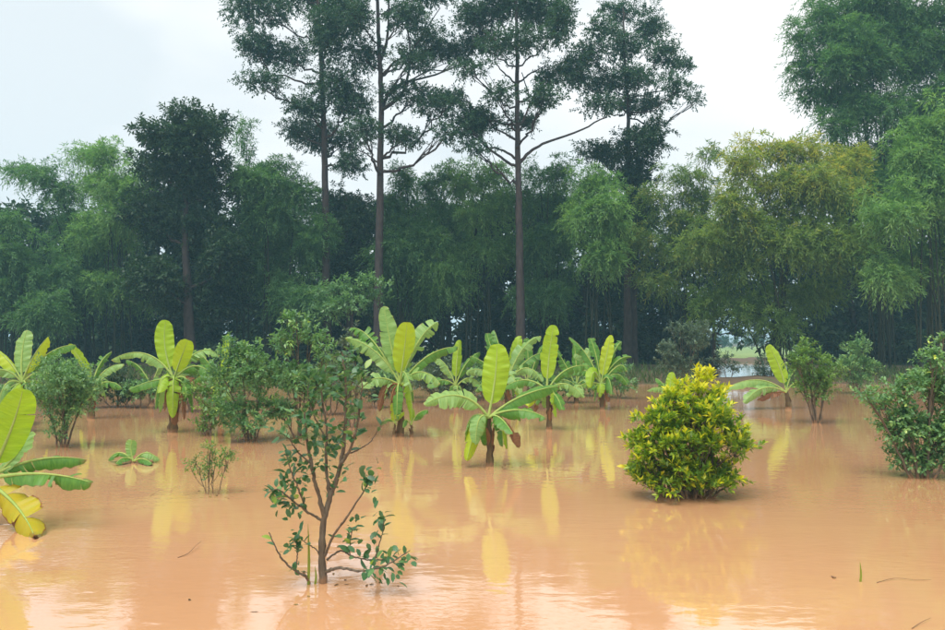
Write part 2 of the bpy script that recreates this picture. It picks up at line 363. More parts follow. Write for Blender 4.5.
def crown(lobes, leafL, leafW, lai, k=9, spray=0.4, up=0.3, out=1.0, jit=0.5, leaf_droop=0.3, spray_droop=0.25, spread=0.7,
          near=False, tint_fn=None, shell=0.45, young=0.0):
    """leaf geometry for a list of (centre, radii): sprays of k leaves on short twigs"""
    Vs, Qs, Ts, n0 = [], [], [], 0
    for (c, r) in lobes:
        area = math.pi * r[0] * r[2]
        nl = area * lai * LAI / (leafL * leafW * 0.55)
        ns = max(2, int(nl / k))
        q = unit(rng.normal(size=(ns, 3))); rad = rng.uniform(0, 1, (ns, 1)) ** shell
        o = c + q * rad * r
        d = unit(q * out + np.array([0, 0, up]) + rng.normal(size=(ns, 3)) * jit)
        sl = spray * rng.uniform(0.6, 1.25, (ns, 1))
        side = unit(np.cross(d, rng.normal(size=(ns, 3))))
        side2 = np.cross(d, side)
        shoot_t = rng.beta(2.0, 2.6, ns)
        for j in range(k):
            tt = (j + 0.6) / k
            pos = o + d * sl * tt + np.array([0, 0, -1.0]) * spray_droop * sl * tt * tt
            phi = j * 2.4 + rng.uniform(-0.4, 0.4, (ns, 1))
            sd_ = side * np.cos(phi) + side2 * np.sin(phi)
            dl = d * (0.5 + 0.4 * tt) + sd_ * spread + np.array([0, 0, -1.0]) * leaf_droop + rng.normal(size=(ns, 3)) * 0.18
            nr = unit(np.array([0, 0, 1.0]) + sd_ * -0.3 + rng.normal(size=(ns, 3)) * 0.35)
            ll = leafL * rng.uniform(0.7, 1.2, ns)
            V, Q, pv = leaf_quads(pos, dl, nr, ll, leafW * rng.uniform(0.75, 1.15, ns), near)
            if tint_fn is not None: tv = tint_fn(pos, tt, shoot_t, q, rad)
            else: tv = np.clip(shoot_t * 0.8 + rng.uniform(-0.15, 0.15, ns) + young * max(0, tt - 0.5), 0, 1)
            Vs.append(V); Qs.append(Q + n0); Ts.append(np.repeat(tv, pv)); n0 += len(V)
    return np.concatenate(Vs), np.concatenate(Qs), np.clip(np.concatenate(Ts), 0, 1)

def lobes_px(lst, D, dj=1.0, deep=1.0):
    """photo-pixel ellipses -> world ellipsoids round distance D"""
    L_ = []
    for l in lst:
        dd = D + (l[4] if len(l) > 4 else rng.uniform(-dj, dj))
        s = dd / F
        L_.append((P(l[0], l[1], dd), np.array([l[2] * s, 0.5 * (l[2] + l[3]) * s * deep, l[3] * s])))
    return L_

COUNT = {'leaf': 0}
LAI = 1.48
BG = 1.22                                   # the wood stands back from the water's edge

# ------------------------------------------------------------------ bamboo clumps and background trees
def bamboo(base, D, lobes, label, mat='bamboo', lai=3.0, group='bamboo clumps along the bank', culms=9, name='bamboo_clump', fine=1.0):
    """clump of culms that bend over into hanging sprays"""
    D = D * BG; fine = fine * BG
    b = P(base, HOR + CAM_H * F / D, D); b[2] = float(ground_h(b[0], b[1])) - 0.05
    root = thing(name, b, label, 'bamboo', group)
    lw = lobes_px(lobes, D, 0.9, 0.9)
    sl = sub_lobes(lw, 7)
    for (c, r) in lw:                                    # feathery tips that stick out of the mass
        for k in range(3):
            a = rng.uniform(-1.2, 1.2); e = c + np.array([math.sin(a) * r[0] * 1.05, rng.uniform(-0.5, 0.5) * r[1], (0.55 + 0.6 * math.cos(a)) * r[2]])
            sl.append((e, np.array([0.30, 0.25, 0.22]) * fine * rng.uniform(0.7, 1.3)))
    V, Q, T = crown(sl, 0.23 * fine, 0.045 * fine, lai, k=12, spray=0.55 * fine, up=0.25, out=0.8, jit=0.55, leaf_droop=0.38, spray_droop=0.8, spread=0.6)
    if mat == 'bamboo_olive':                            # the oldest, yellowing leaves are those of the upper crown
        zn = (V[:, 2] - V[:, 2].min()) / (V[:, 2].max() - V[:, 2].min()); T = np.clip(T * 0.75 + 0.75 * (zn - 0.55), 0, 1)
    tag(mesh('foliage', V, Q, M[mat], root, tint=T), kind='stuff'); COUNT['leaf'] += len(Q)
    for k in range(culms):
        c, r = lw[k % len(lw)]
        a = rng.uniform(0, 2 * math.pi); p0 = b + np.array([math.cos(a), math.sin(a), 0]) * rng.uniform(0.1, 0.9)
        p2 = c + rng.normal(size=3) * r * 0.35
        p1 = np.array([p0[0] * 0.75 + p2[0] * 0.25, p0[1] * 0.75 + p2[1] * 0.25, max(p2[2] * 1.02, p0[2] + 1.5)])
        pts = bez(p0, p1, p2, 12)
        V, Q = tube(pts, np.linspace(0.05, 0.012, 12), 5)
        mesh('culm', V, Q, M['culm'], root, smooth=True)
    return root

def limb_tree(name, base, D, trunk_px, r0, lobes, label, category, mat, leafL, leafW, lai, group=None, min_branch=0.45, extra=(), sub=8,
              bark='trunk', dj=2.0, spray=0.4, leaf_droop=0.25, rr=(0.28, 0.45), up=0.35, near=False):
    """tree with a traced trunk, limbs reaching into each foliage lobe"""
    if D < 60: D, leafL, leafW, r0, dj, spray = D * BG, leafL * BG, leafW * BG, r0 * BG, dj * BG, spray * BG
    tp = np.array([P(x, y, D) for x, y in trunk_px])
    b = tp[0].copy(); b[2] = float(ground_h(b[0], b[1])) - 0.05; tp[0] = b
    root = thing(name, b, label, category, group)
    path = smooth_path(tp, 40)
    h = (path[:, 2] - b[2]) / (path[-1, 2] - b[2])
    rad = r0 * (1 - 0.82 * np.clip(h, 0, 1)) * (1 + 0.5 * np.exp(-h * 25))
    V, Q = tube(path + rng.normal(size=path.shape) * r0 * 0.06, rad, 9)
    mesh('trunk', V, Q, M[bark], root, smooth=True)
    lw = lobes_px(lobes, D, dj)
    sl = []
    for (c, r) in lw:
        hd = math.hypot(c[0] - path[-1, 0], c[1] - path[-1, 1])
        zs = np.clip(c[2] - 0.55 * hd - 0.3, b[2] + min_branch * (path[-1, 2] - b[2]), path[-2, 2])
        ki = int(np.argmin(np.abs(path[:, 2] - zs))); p0 = path[ki]
        hd = np.linalg.norm((c - p0)[:2])
        rl = min(rad[ki] * 0.5, 0.02 + 0.022 * (hd + r[0]))
        mid = p0 * 0.5 + c * 0.5 + np.array([0, 0, -0.12 * hd]) + rng.normal(size=3) * 0.12 * hd
        lp = bez(p0, mid, c, 12) + np.concatenate([np.zeros((1, 3)), rng.normal(size=(11, 3)) * 0.03 * max(hd, 0.4)])
        parts = [tube(lp, np.linspace(rl, rl * 0.35, 12), 6)]
        subs = sub_lobes([(c, r)], sub, rr); sl += subs
        for (cc, rr_) in subs[:-1]:
            s0 = lp[rng.integers(5, 12)]
            parts.append(tube(bez(s0, (s0 + cc) / 2 + rng.normal(size=3) * 0.1, cc, 6), np.linspace(rl * 0.38, 0.008, 6), 4))
        V, Q = merge(parts)
        mesh('limb', V, Q, M[bark], root, smooth=True)
    for ex in extra:
        pts = smooth_path([P(x, y, D + dd) for x, y, dd in ex[0]], 18)
        V, Q = tube(pts + np.concatenate([np.zeros((1, 3)), rng.normal(size=(17, 3)) * 0.02]), np.linspace(ex[1], ex[2], 18) * BG, 6)
        mesh('limb', V, Q, M[bark], root, smooth=True)
    V, Q, T = crown(sl, leafL, leafW, lai, k=9, spray=spray, up=up, jit=0.5, leaf_droop=leaf_droop, spray_droop=0.2, spread=0.75, near=near)
    tag(mesh('crown', V, Q, M[mat], root, tint=T), kind='stuff'); COUNT['leaf'] += len(Q)
    return root

# --- the four tall trees
TALL = 'tall straight trees above the bamboo'
limb_tree('tall_tree', 325, 35.0, [(327, 385), (326, 250), (325, 170), (322, 80), (318, 0), (314, -90)], 0.24,
          [(262, 15, 32, 24), (300, -5, 36, 25), (250, 50, 18, 20), (285, 58, 30, 22), (262, 84, 24, 12), (325, 40, 28, 36), (347, 20, 20, 28),
           (332, 90, 32, 22), (308, 112, 22, 16), (332, 142, 38, 20), (300, 130, 18, 9), (347, 168, 18, 12), (350, 110, 20, 22), (300, -50, 55, 32), (328, -85, 36, 30)],
          'tall straight tree with the densest leafy crown, low twigs down to the bamboo', 'tree', 'tall', 0.145, 0.075, 1.75, TALL, rr=(0.34, 0.58))
limb_tree('tall_tree', 380, 34.0, [(378, 385), (379, 250), (381, 120), (380, 60), (377, 0), (374, -70)], 0.25,
          [(402, 18, 22, 24), (432, 45, 34, 13), (458, 55, 24, 11), (412, 98, 30, 17), (442, 110, 28, 13), (402, 140, 24, 13), (447, 134, 15, 9), (364, 58, 18, 26),
           (356, 20, 18, 26), (412, 62, 24, 12), (380, -40, 48, 34), (430, -8, 28, 16), (366, 130, 18, 14)],
          'tall straight tree with many bare forked limbs showing through its thin crown', 'tree', 'tall', 0.145, 0.075, 1.7, TALL, rr=(0.34, 0.58),
          extra=[([(381, 118, 0), (385, 100, 0.1), (400, 84, 0.3), (425, 78, 0.6), (466, 62, 1.0)], 0.10, 0.03),
                 ([(381, 110, 0), (398, 98, -0.3), (408, 78, -0.5), (410, 50, -0.6), (405, 10, -0.8)], 0.10, 0.03),
                 ([(380, 78, 0), (395, 62, 0.3), (412, 50, 0.5), (440, 8, 0.8)], 0.07, 0.02),
                 ([(380, 62, 0), (387, 40, 0.2), (389, 0, 0.3), (392, -40, 0.3)], 0.09, 0.03),
                 ([(381, 165, 0), (368, 155, -0.2), (352, 146, -0.4)], 0.05, 0.015)])
limb_tree('tall_tree', 519, 33.0, [(521, 388), (520, 250), (518, 160), (517, 100), (517, 40), (516, -45)], 0.23,
          [(490, 15, 34, 19), (537, 15, 34, 22), (560, 30, 14, 36), (515, 42, 38, 16), (480, 45, 24, 13), (472, 70, 20, 9), (500, 95, 18, 10), (547, 100, 22, 16),
           (550, 78, 18, 14), (490, 122, 24, 17), (468, 128, 24, 11), (527, 124, 14, 12), (476, 150, 17, 8), (455, 98, 20, 11), (515, -30, 50, 30), (470, 20, 20, 14)],
          'tall straight tree with one long bare limb sweeping out below its crown', 'tree', 'tall', 0.145, 0.075, 1.75, TALL, rr=(0.34, 0.58),
          extra=[([(519, 164, 0), (530, 152, 0), (545, 143, 0.2), (580, 130, 0.4), (607, 117, 0.5)], 0.085, 0.03),
                 ([(519, 164, 0), (508, 153, 0), (493, 148, -0.2), (478, 152, -0.3)], 0.07, 0.02),
                 ([(518, 128, 0), (526, 114, 0.1), (529, 98, 0.1), (522, 72, 0.1)], 0.06, 0.02),
                 ([(517, 84, 0), (505, 74, 0.1), (495, 62, 0.2)], 0.05, 0.02), ([(517, 84, 0), (530, 74, 0.1), (545, 66, 0.2)], 0.05, 0.02)])
limb_tree('tall_tree', 628, 36.0, [(627, 385), (628, 200), (628, 110), (625, 60), (623, 8)], 0.21,
          [(622, 13, 21, 13), (600, 30, 18, 12), (650, 36, 19, 22), (666, 56, 16, 17), (590, 55, 20, 15), (625, 50, 24, 17), (573, 76, 18, 22), (605, 84, 24, 16),
           (640, 80, 28, 16), (682, 66, 13, 9), (676, 90, 19, 10), (695, 100, 9, 5), (656, 105, 28, 8), (598, 106, 22, 9), (632, 105, 24, 9)],
          'tall tree with a complete rounded cone crown standing clear against the sky', 'tree', 'tall', 0.145, 0.075, 1.75, TALL, rr=(0.34, 0.58), min_branch=0.7)

# --- front row of bamboo and trees, in order along the bank
bamboo(5, 33, [(5, 225, 18, 12), (10, 262, 40, 26), (42, 285, 32, 28), (8, 305, 40, 28), (-35, 270, 40, 40), (50, 320, 30, 22)],
       'low rounded dark bamboo thicket below the leaning feathery culm', 'bamboo')
bamboo(95, 36, [(18, 172, 18, 9), (40, 178, 22, 13), (62, 195, 20, 18), (74, 225, 24, 22), (78, 262, 30, 30), (76, 305, 36, 32)],
       'bamboo clump with one feathery culm leaning far out against the sky', 'bamboo', lai=2.2)
bamboo(118, 35, [(88, 158, 18, 10), (106, 158, 20, 14), (98, 188, 20, 22), (120, 188, 26, 20), (128, 218, 32, 28), (108, 240, 30, 34), (120, 290, 40, 38)],
       'bright green bamboo clump between the leaning culm and the big dark tree', 'bamboo_light', lai=2.6)
limb_tree('broadleaf_tree', 190, 33, [(190, 388), (188, 300), (185, 220), (187, 170), (188, 145)], 0.28,
          [(186, 116, 22, 12), (200, 138, 26, 20), (176, 140, 26, 22), (160, 140, 24, 20), (212, 128, 20, 22), (188, 160, 36, 22), (150, 165, 18, 20), (180, 180, 40, 34), (216, 190, 30, 36), (148, 215, 30, 30), (190, 240, 44, 40),
           (230, 262, 36, 40), (156, 285, 36, 36), (200, 305, 44, 34)],
          'broad dark green tree, highest crown beside the bright bamboo clump', 'tree', 'dark', 0.20, 0.10, 3.0, min_branch=0.3, dj=1.2)
bamboo(246, 37, [(247, 128, 9, 8), (243, 142, 8, 9), (250, 158, 8, 10), (246, 190, 14, 20)], 'lone thin bamboo culm with a small feathery tip above the thicket', 'bamboo', lai=1.3, culms=4)
bamboo(275, 34.5, [(272, 170, 20, 10), (252, 182, 26, 18), (292, 190, 30, 20), (268, 220, 40, 30), (304, 245, 34, 34), (262, 275, 40, 38), (300, 305, 36, 30)],
       'wide bamboo clump between the dark broadleaf tree and the leafiest tall trunk', 'bamboo', lai=2.8)
limb_tree('broadleaf_tree', 350, 37, [(350, 385), (348, 300), (347, 240), (346, 195)], 0.18,
          [(344, 205, 22, 18), (362, 228, 26, 26), (338, 245, 24, 26), (355, 275, 32, 30)],
          'dark small tree filling the gap between the two close tall trunks', 'tree', 'dark', 0.19, 0.09, 3.0, min_branch=0.3)
limb_tree('leafy_tree', 352, 29, [(352, 388), (352, 350), (352, 320), (354, 295)], 0.10,
          [(335, 292, 20, 8), (365, 286, 24, 8), (378, 296, 18, 7), (350, 305, 22, 8), (330, 312, 16, 8)],
          'small light green tree with flat leaf tiers below two close tall trunks', 'tree', 'shrub', 0.16, 0.08, 2.2, min_branch=0.5, dj=0.8)
bamboo(402, 36, [(402, 182, 14, 13), (396, 208, 18, 20), (414, 240, 34, 24), (396, 262, 28, 28), (412, 298, 36, 32)],
       'rounded bamboo clump directly behind the forked tall trunk', 'bamboo', lai=2.8)
bamboo(440, 37.5, [(432, 190, 13, 16), (446, 178, 10, 12), (440, 215, 20, 24), (452, 245, 26, 26)], 'narrow plume of bamboo beside the rounded clump', 'bamboo', lai=2.5)
bamboo(478, 36, [(466, 188, 20, 18), (490, 176, 22, 13), (478, 215, 32, 22), (500, 205, 18, 24), (484, 255, 44, 24), (452, 282, 40, 34)],
       'light green bamboo clump in front of the tall trunk with the bare limb', 'bamboo_light', lai=2.6)
bamboo(548, 36, [(546, 178, 22, 16), (562, 205, 22, 26), (528, 202, 16, 22), (545, 240, 34, 20), (540, 262, 36, 20), (548, 300, 40, 32)],
       'bamboo clump behind the long bare limb of the tall tree', 'bamboo', lai=2.6)
bamboo(597, 32.5, [(596, 188, 26, 18), (604, 212, 28, 22), (590, 230, 24, 26), (604, 260, 24, 30)], 'bright dome-shaped bamboo clump under the cone-crowned tall tree', 'bamboo_light', lai=3.0)
limb_tree('broadleaf_tree', 636, 37, [(634, 385), (634, 280), (636, 200), (640, 140)], 0.2,
          [(642, 150, 26, 24), (602, 158, 24, 18), (656, 132, 16, 12), (630, 180, 28, 26), (645, 215, 28, 28), (625, 250, 30, 30)],
          'dark tree hugging the trunk of the cone-crowned tall tree', 'tree', 'dark', 0.19, 0.08, 2.8, min_branch=0.3)
bamboo(682, 33, [(656, 198, 22, 10), (690, 180, 24, 14), (714, 158, 12, 7), (706, 200, 28, 18), (680, 222, 28, 20), (656, 245, 26, 20), (696, 258, 34, 22), (660, 285, 24, 18)],
       'thin yellow-green bamboo clump with gaps, beside the orange-tipped clump', 'bamboo_yellow', lai=1.9)
bamboo(780, 30, [(768, 152, 26, 14), (740, 172, 18, 18), (802, 156, 34, 15), (846, 164, 22, 14), (782, 186, 46, 24), (832, 196, 40, 28), (732, 208, 18, 18), (714, 240, 28, 18),
                 (762, 232, 46, 34), (820, 248, 48, 44), (742, 268, 30, 22), (800, 296, 40, 20), (722, 300, 20, 16), (752, 312, 22, 14), (786, 326, 18, 14), (706, 318, 10, 10)],
       'broad yellowing bamboo clump with orange tips arching over the open gap', 'bamboo_olive', lai=2.8, culms=14)
bamboo(885, 34, [(830, 18, 28, 22), (872, 8, 38, 28), (912, 20, 38, 28), (955, 15, 36, 30), (828, 66, 28, 26), (812, 98, 18, 11), (808, 40, 18, 20), (806, 72, 16, 16), (850, 40, 34, 30), (895, 45, 36, 30), (940, 55, 34, 34), (845, 100, 30, 22), (930, 130, 36, 34), (870, 66, 42, 36), (922, 70, 40, 36),
                 (868, 116, 42, 26), (902, 146, 38, 36), (952, 105, 32, 40), (850, -38, 30, 26), (905, -52, 44, 30), (960, -40, 40, 34), (875, 190, 40, 36), (840, 130, 24, 18), (862, 158, 34, 24), (912, 178, 38, 28), (950, 150, 34, 30)],
       'giant bamboo clump, tallest of all, rising beyond the yellowing clump', 'bamboo', lai=2.5, culms=14, fine=1.1)
bamboo(935, 28, [(940, 128, 28, 24), (914, 155, 26, 20), (938, 178, 32, 28), (928, 206, 36, 22), (888, 222, 34, 26), (922, 270, 40, 24), (955, 250, 36, 36), (884, 280, 34, 24), (975, 190, 34, 40)],
       'pale green bamboo clump hanging low in front of the giant clump', 'bamboo_light', lai=2.8, culms=12)

# --- shaded trees behind
BACK = 'shaded trees behind the bamboo'
backs = [
    (-60, 43, 225, 'dark evergreen tree in shade behind the low rounded bamboo thicket, outermost of its row'),
    (15, 42, 235, 'dark evergreen tree in shade directly behind the low rounded bamboo thicket'),
    (85, 44, 240, 'dark evergreen tree in shade behind the bamboo clump with the leaning culm'),
    (160, 42, 215, 'dark evergreen tree in shade behind the broad dark green tree'),
    (235, 44, 225, 'dark evergreen tree in shade behind the lone thin bamboo culm'),
    (305, 42, 225, 'dark evergreen tree in shade behind the wide bamboo clump beside the leafiest trunk'),
    (375, 44, 235, 'dark evergreen tree in shade behind the forked tall tree'),
    (445, 42, 232, 'dark evergreen tree in shade behind the narrow plume of bamboo'),
    (515, 44, 225, 'dark evergreen tree in shade behind the tall tree with the long bare limb'),
    (585, 42, 222, 'dark evergreen tree in shade behind the bright dome-shaped bamboo'),
    (650, 44, 235, 'dark evergreen tree in shade behind the thin yellow-green bamboo, beside the open gap'),
    (850, 41, 215, 'dark evergreen tree in shade behind the broad yellowing bamboo, beside the open gap'),
    (925, 43, 190, 'dark evergreen tree in shade behind the giant bamboo clump'),
    (1000, 41, 170, 'dark evergreen tree in shade behind the pale low-hanging bamboo'),
]
for x, D, top, back_label in backs:
    lobes = []
    for yy in np.arange(top, 384, 34):
        for xx in (-26, 26):
            lobes.append((x + xx + rng.uniform(-10, 10), yy + rng.uniform(-8, 8), 36, 26))
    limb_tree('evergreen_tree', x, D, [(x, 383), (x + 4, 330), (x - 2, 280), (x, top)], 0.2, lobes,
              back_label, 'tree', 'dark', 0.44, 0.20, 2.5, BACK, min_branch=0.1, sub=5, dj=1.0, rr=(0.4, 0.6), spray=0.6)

for x, D, lobes, lab in ((712, 41, [(700, 250, 30, 24), (726, 262, 32, 26), (706, 288, 28, 22), (734, 298, 26, 18), (700, 312, 18, 14), (722, 322, 18, 10), (696, 340, 14, 20), (702, 365, 14, 16), (744, 336, 16, 9)], 'dark crown overhanging the open gap, beside the pale grey-green tall shrub'),
                         (800, 41, [(770, 250, 34, 26), (806, 262, 32, 28), (778, 286, 32, 24), (756, 306, 24, 16), (810, 300, 24, 24), (786, 322, 20, 12), (760, 326, 16, 8), (774, 342, 14, 9), (806, 340, 20, 20), (812, 366, 24, 18)], 'dark crown overhanging the open gap, behind the banana plant with the arching pale leaf')):
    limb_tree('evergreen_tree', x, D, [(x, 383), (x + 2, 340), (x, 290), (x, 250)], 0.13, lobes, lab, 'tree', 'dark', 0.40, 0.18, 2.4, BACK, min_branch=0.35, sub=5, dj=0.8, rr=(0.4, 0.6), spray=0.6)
for x, D, lab in ((885, 45, 'dark evergreen tree in shade between the giant bamboo clump and the dusky shrub'), (962, 45, 'dark evergreen tree in shade behind the large shrub with the tall shoot')):
    lobes = [(x + dx + rng.uniform(-8, 8), yy, 34, 24) for yy in range(270, 382, 28) for dx in (-22, 22)]
    limb_tree('evergreen_tree', x, D, [(x, 383), (x, 330), (x, 260)], 0.2, lobes, lab, 'tree', 'dark', 0.44, 0.20, 2.5, BACK, min_branch=0.1, sub=5, dj=1.0, rr=(0.4, 0.6), spray=0.6)

wl = [(P(x, y, 60 + rng.uniform(-2, 2)), np.array([2.6, 1.6, 1.9])) for x0_, x1_ in ((-90, 665), (835, 1040)) for x in range(x0_, x1_, 30) for y in (290, 318, 346, 368)]
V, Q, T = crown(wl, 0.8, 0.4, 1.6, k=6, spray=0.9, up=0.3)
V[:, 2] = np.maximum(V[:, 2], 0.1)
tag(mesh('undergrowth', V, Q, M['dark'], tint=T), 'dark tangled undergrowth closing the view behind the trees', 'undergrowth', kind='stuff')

# --- beyond the gap
for x, D, w in ((690, 120, 12), (722, 135, 14), (752, 118, 11), (786, 130, 14), (815, 120, 12)):
    limb_tree('distant_tree', x, D, [(x, 351), (x, 346), (x, 341)], 0.12, [(x, 337, w, 6), (x + 8, 342, w, 6), (x - 8, 343, w, 6)],
              'small far-off tree beyond the pale green field', 'tree', 'shrub_grey', 0.55, 0.3, 2.2, 'trees beyond the field', min_branch=0.2, sub=4, dj=1.5, spray=0.6)
b = P(708, 366, 55); b[2] = float(ground_h(b[0], b[1]))
root = thing('barrel', (b[0], b[1], max(b[2], -0.12)), 'small teal barrel standing at the edge of the field beyond the gap', 'barrel')
prof = [(0.0, 0.02), (0.30, 0.0), (0.33, 0.05), (0.33, 0.32), (0.36, 0.34), (0.36, 0.38), (0.33, 0.40), (0.33, 0.68), (0.36, 0.70), (0.36, 0.74), (0.33, 0.76), (0.33, 0.98), (0.30, 1.02)]
V, Q = tube([(b[0], b[1], root.location.z + z) for r_, z in prof], [r_ for r_, z in prof], 20)
mesh('body', V, Q, M['teal'], root)
prof = [(0.30, 1.01), (0.345, 1.01), (0.345, 1.07), (0.30, 1.09), (0.0, 1.09)]
V, Q = tube([(b[0], b[1], root.location.z + z + k * 1e-4) for k, (r_, z) in enumerate(prof)], [r_ for r_, z in prof], 20)
mesh('lid', V, Q, M['teal'], root)

# ------------------------------------------------------------------ shrubs standing in the water
def shrub(base, D, lobes, label, mat='shrub', leafL=0.07, leafW=0.035, lai=2.2, stem_r=0.025, stems=5, group=None, name='shrub', near=True, sub=6, spray=0.16,
          up=0.5, leaf_droop=0.1, young=0.35, tint_fn=None, k=8, spread=0.75, rr=(0.32, 0.5), dj=0.25):
    b = P(base, HOR, D); b[2] = 0.0
    root = thing(name, b, label, 'shrub', group)
    lw = lobes_px(lobes, D, dj)
    sl = []
    for (c, r) in lw:
        s0 = b + np.array([rng.uniform(-1, 1) * 0.05, rng.uniform(-1, 1) * 0.05, -0.45])
        mid = np.array([s0[0] * 0.6 + c[0] * 0.4, s0[1] * 0.6 + c[1] * 0.4, s0[2] * 0.4 + c[2] * 0.6])
        lp = bez(s0, mid, c, 14) + rng.normal(size=(14, 3)) * 0.008
        parts = [tube(lp, np.linspace(stem_r, stem_r * 0.3, 14), 6)]
        subs = sub_lobes([(c, r)], sub, rr); sl += subs
        for (cc, _) in subs[:-1]:
            p0 = lp[rng.integers(7, 13)]
            parts.append(tube(bez(p0, (p0 + cc) / 2 + rng.normal(size=3) * 0.03, cc, 5), np.linspace(stem_r * 0.35, 0.003, 5), 4))
        V, Q = merge(parts); mesh('stem', V, Q, M['twig'], root, smooth=True)
    V, Q, T = crown(sl, leafL, leafW, lai, k=k, spray=spray, up=up, jit=0.45, leaf_droop=leaf_droop, spray_droop=0.1, spread=spread, near=near, young=young, tint_fn=tint_fn)
    V[:, 2] = np.maximum(V[:, 2], 0.004 + 0.01 * rng.random(len(V)))
    tag(mesh('foliage', V, Q, M[mat], root, tint=T), kind='stuff'); COUNT['leaf'] += len(Q)
    return root

shrub(65, GD(447), [(66, 384, 28, 22), (48, 398, 20, 18), (86, 394, 20, 18), (64, 410, 26, 16), (76, 372, 18, 12), (58, 432, 10, 10)],
      'rounded dark green shrub on bare stems, beside the two-toned banana plant', leafL=0.075, leafW=0.035, lai=2.2)
shrub(118, GD(407), [(116, 384, 20, 12), (96, 390, 14, 12), (136, 390, 12, 9), (118, 397, 20, 8)],
      'low dark shrub behind the rounded shrub on bare stems', 'dark', leafL=0.11, leafW=0.05, lai=2.5)
shrub(208, GD(436), [(204, 392, 16, 18), (214, 412, 18, 16), (206, 425, 14, 10)], 'bright green low shrub next to the banana plant with a thick brown stem', 'shrub_bright', leafL=0.09, leafW=0.045, lai=1.8)
shrub(252, GD(441), [(240, 362, 24, 20), (226, 382, 22, 18), (262, 376, 24, 22), (238, 412, 24, 18), (268, 410, 22, 20), (250, 428, 26, 10)],
      'bushy dark green shrub standing behind the foreground sapling', leafL=0.10, leafW=0.05, lai=2.0)
shrub(302, GD(438), [(297, 322, 14, 11), (284, 346, 18, 17), (312, 340, 16, 18), (326, 360, 14, 18), (294, 380, 24, 22), (318, 395, 20, 18), (282, 415, 16, 14)],
      'taller upright shrub with a yellow-green shoot on top, behind the sapling', leafL=0.115, leafW=0.055, lai=1.8)
shrub(352, GD(428), [(352, 345, 13, 14), (342, 366, 14, 14), (358, 384, 14, 14)], 'slim grey-green shrub between the sapling and the tallest banana plant', 'shrub_grey', leafL=0.11, leafW=0.055, lai=1.7)
shrub(213, GD(494), [(212, 468, 18, 13), (196, 466, 10, 7), (228, 460, 10, 11), (210, 452, 9, 9)], 'small sparse pale green shrub with visible thin stems in open water', 'shrub_bright',
      leafL=0.05, leafW=0.022, lai=0.9, stem_r=0.01, spray=0.12, rr=(0.3, 0.45))
shrub(440, GD(402), [(440, 372, 20, 16), (424, 384, 16, 12), (444, 392, 22, 9)], 'grey-green bushy shrub beside the tallest banana plant', 'shrub_grey', leafL=0.12, leafW=0.04, lai=2.2)
shrub(467, GD(400), [(464, 378, 18, 15), (472, 390, 18, 9)], 'small grey-green shrub tucked behind the banana plant with one upright leaf', 'shrub_grey', leafL=0.12, leafW=0.04, lai=2.2)
shrub(815, GD(423), [(812, 358, 17, 11), (798, 368, 13, 12), (832, 370, 13, 13), (815, 378, 22, 12), (806, 346, 8, 7), (812, 394, 14, 10), (824, 388, 14, 10), (802, 386, 12, 9)], 'bright green shrub with a clear single stem beside the arching banana leaf', 'shrub_bright',
      leafL=0.085, leafW=0.04, lai=1.7)
shrub(857, 27, [(855, 350, 15, 12), (848, 366, 15, 13), (864, 368, 15, 14), (857, 382, 18, 8)], 'dusky shrub in the shade behind the bright single-stemmed shrub', 'shrub', leafL=0.10, leafW=0.05, lai=2.0)
shrub(683, 29.5, [(680, 332, 15, 13), (668, 352, 15, 14), (696, 345, 13, 16), (684, 366, 22, 14), (702, 328, 8, 8)], 'pale grey-green tall shrub at the bank beside the open gap', 'shrub_grey', leafL=0.13, leafW=0.06, lai=1.8)
shrub(918, GD(478), [(904, 392, 16, 18), (930, 386, 18, 17), (952, 398, 20, 26), (906, 426, 22, 20), (932, 438, 30, 22), (880, 404, 12, 10), (866, 398, 8, 6), (896, 458, 18, 13), (934, 362, 8, 16),
                     (944, 340, 9, 6), (958, 440, 26, 26), (893, 436, 14, 14), (930, 464, 34, 10)],
      'large dark shrub with a tall leafy shoot rising from its top', leafL=0.066, leafW=0.036, lai=2.6, young=0.55, near='round')
shrub(972, GD(430), [(960, 378, 18, 16), (985, 370, 24, 24), (975, 400, 26, 22)], 'dark shrub half hidden behind the large shrub with the tall shoot', leafL=0.09, leafW=0.04, lai=2.0)

shrub(728, 33, [(722, 360, 12, 8), (734, 368, 14, 7)], 'thin low shrub screening the open gap beside the pale grey-green tall shrub', 'shrub_grey', leafL=0.13, leafW=0.05, lai=1.1)
shrub(766, 33, [(760, 366, 12, 8), (774, 360, 12, 9), (768, 374, 16, 6)], 'thin low shrub screening the open gap behind the arching banana leaf', 'shrub_grey', leafL=0.13, leafW=0.05, lai=1.1)
for x, y, lab in ((244, 402, 'low leafy shrub near the bank behind the bushy dark green shrub'), (398, 398, 'low leafy shrub near the bank behind the tallest banana plant'),
                  (488, 398, 'low leafy shrub near the bank behind the broad torn banana leaves'), (590, 396, 'low leafy shrub near the bank behind the clustered banana plant'),
                  (66, 404, 'low leafy shrub near the bank behind the rounded shrub on bare stems'), (296, 400, 'low leafy shrub near the bank behind the taller upright shrub')):
    shrub(x, GD(y), [(x - 14, y - 20, 15, 10), (x + 12, y - 22, 16, 11), (x, y - 12, 24, 8)], lab, 'shrub', leafL=0.13, leafW=0.055, lai=2.0, near=False)

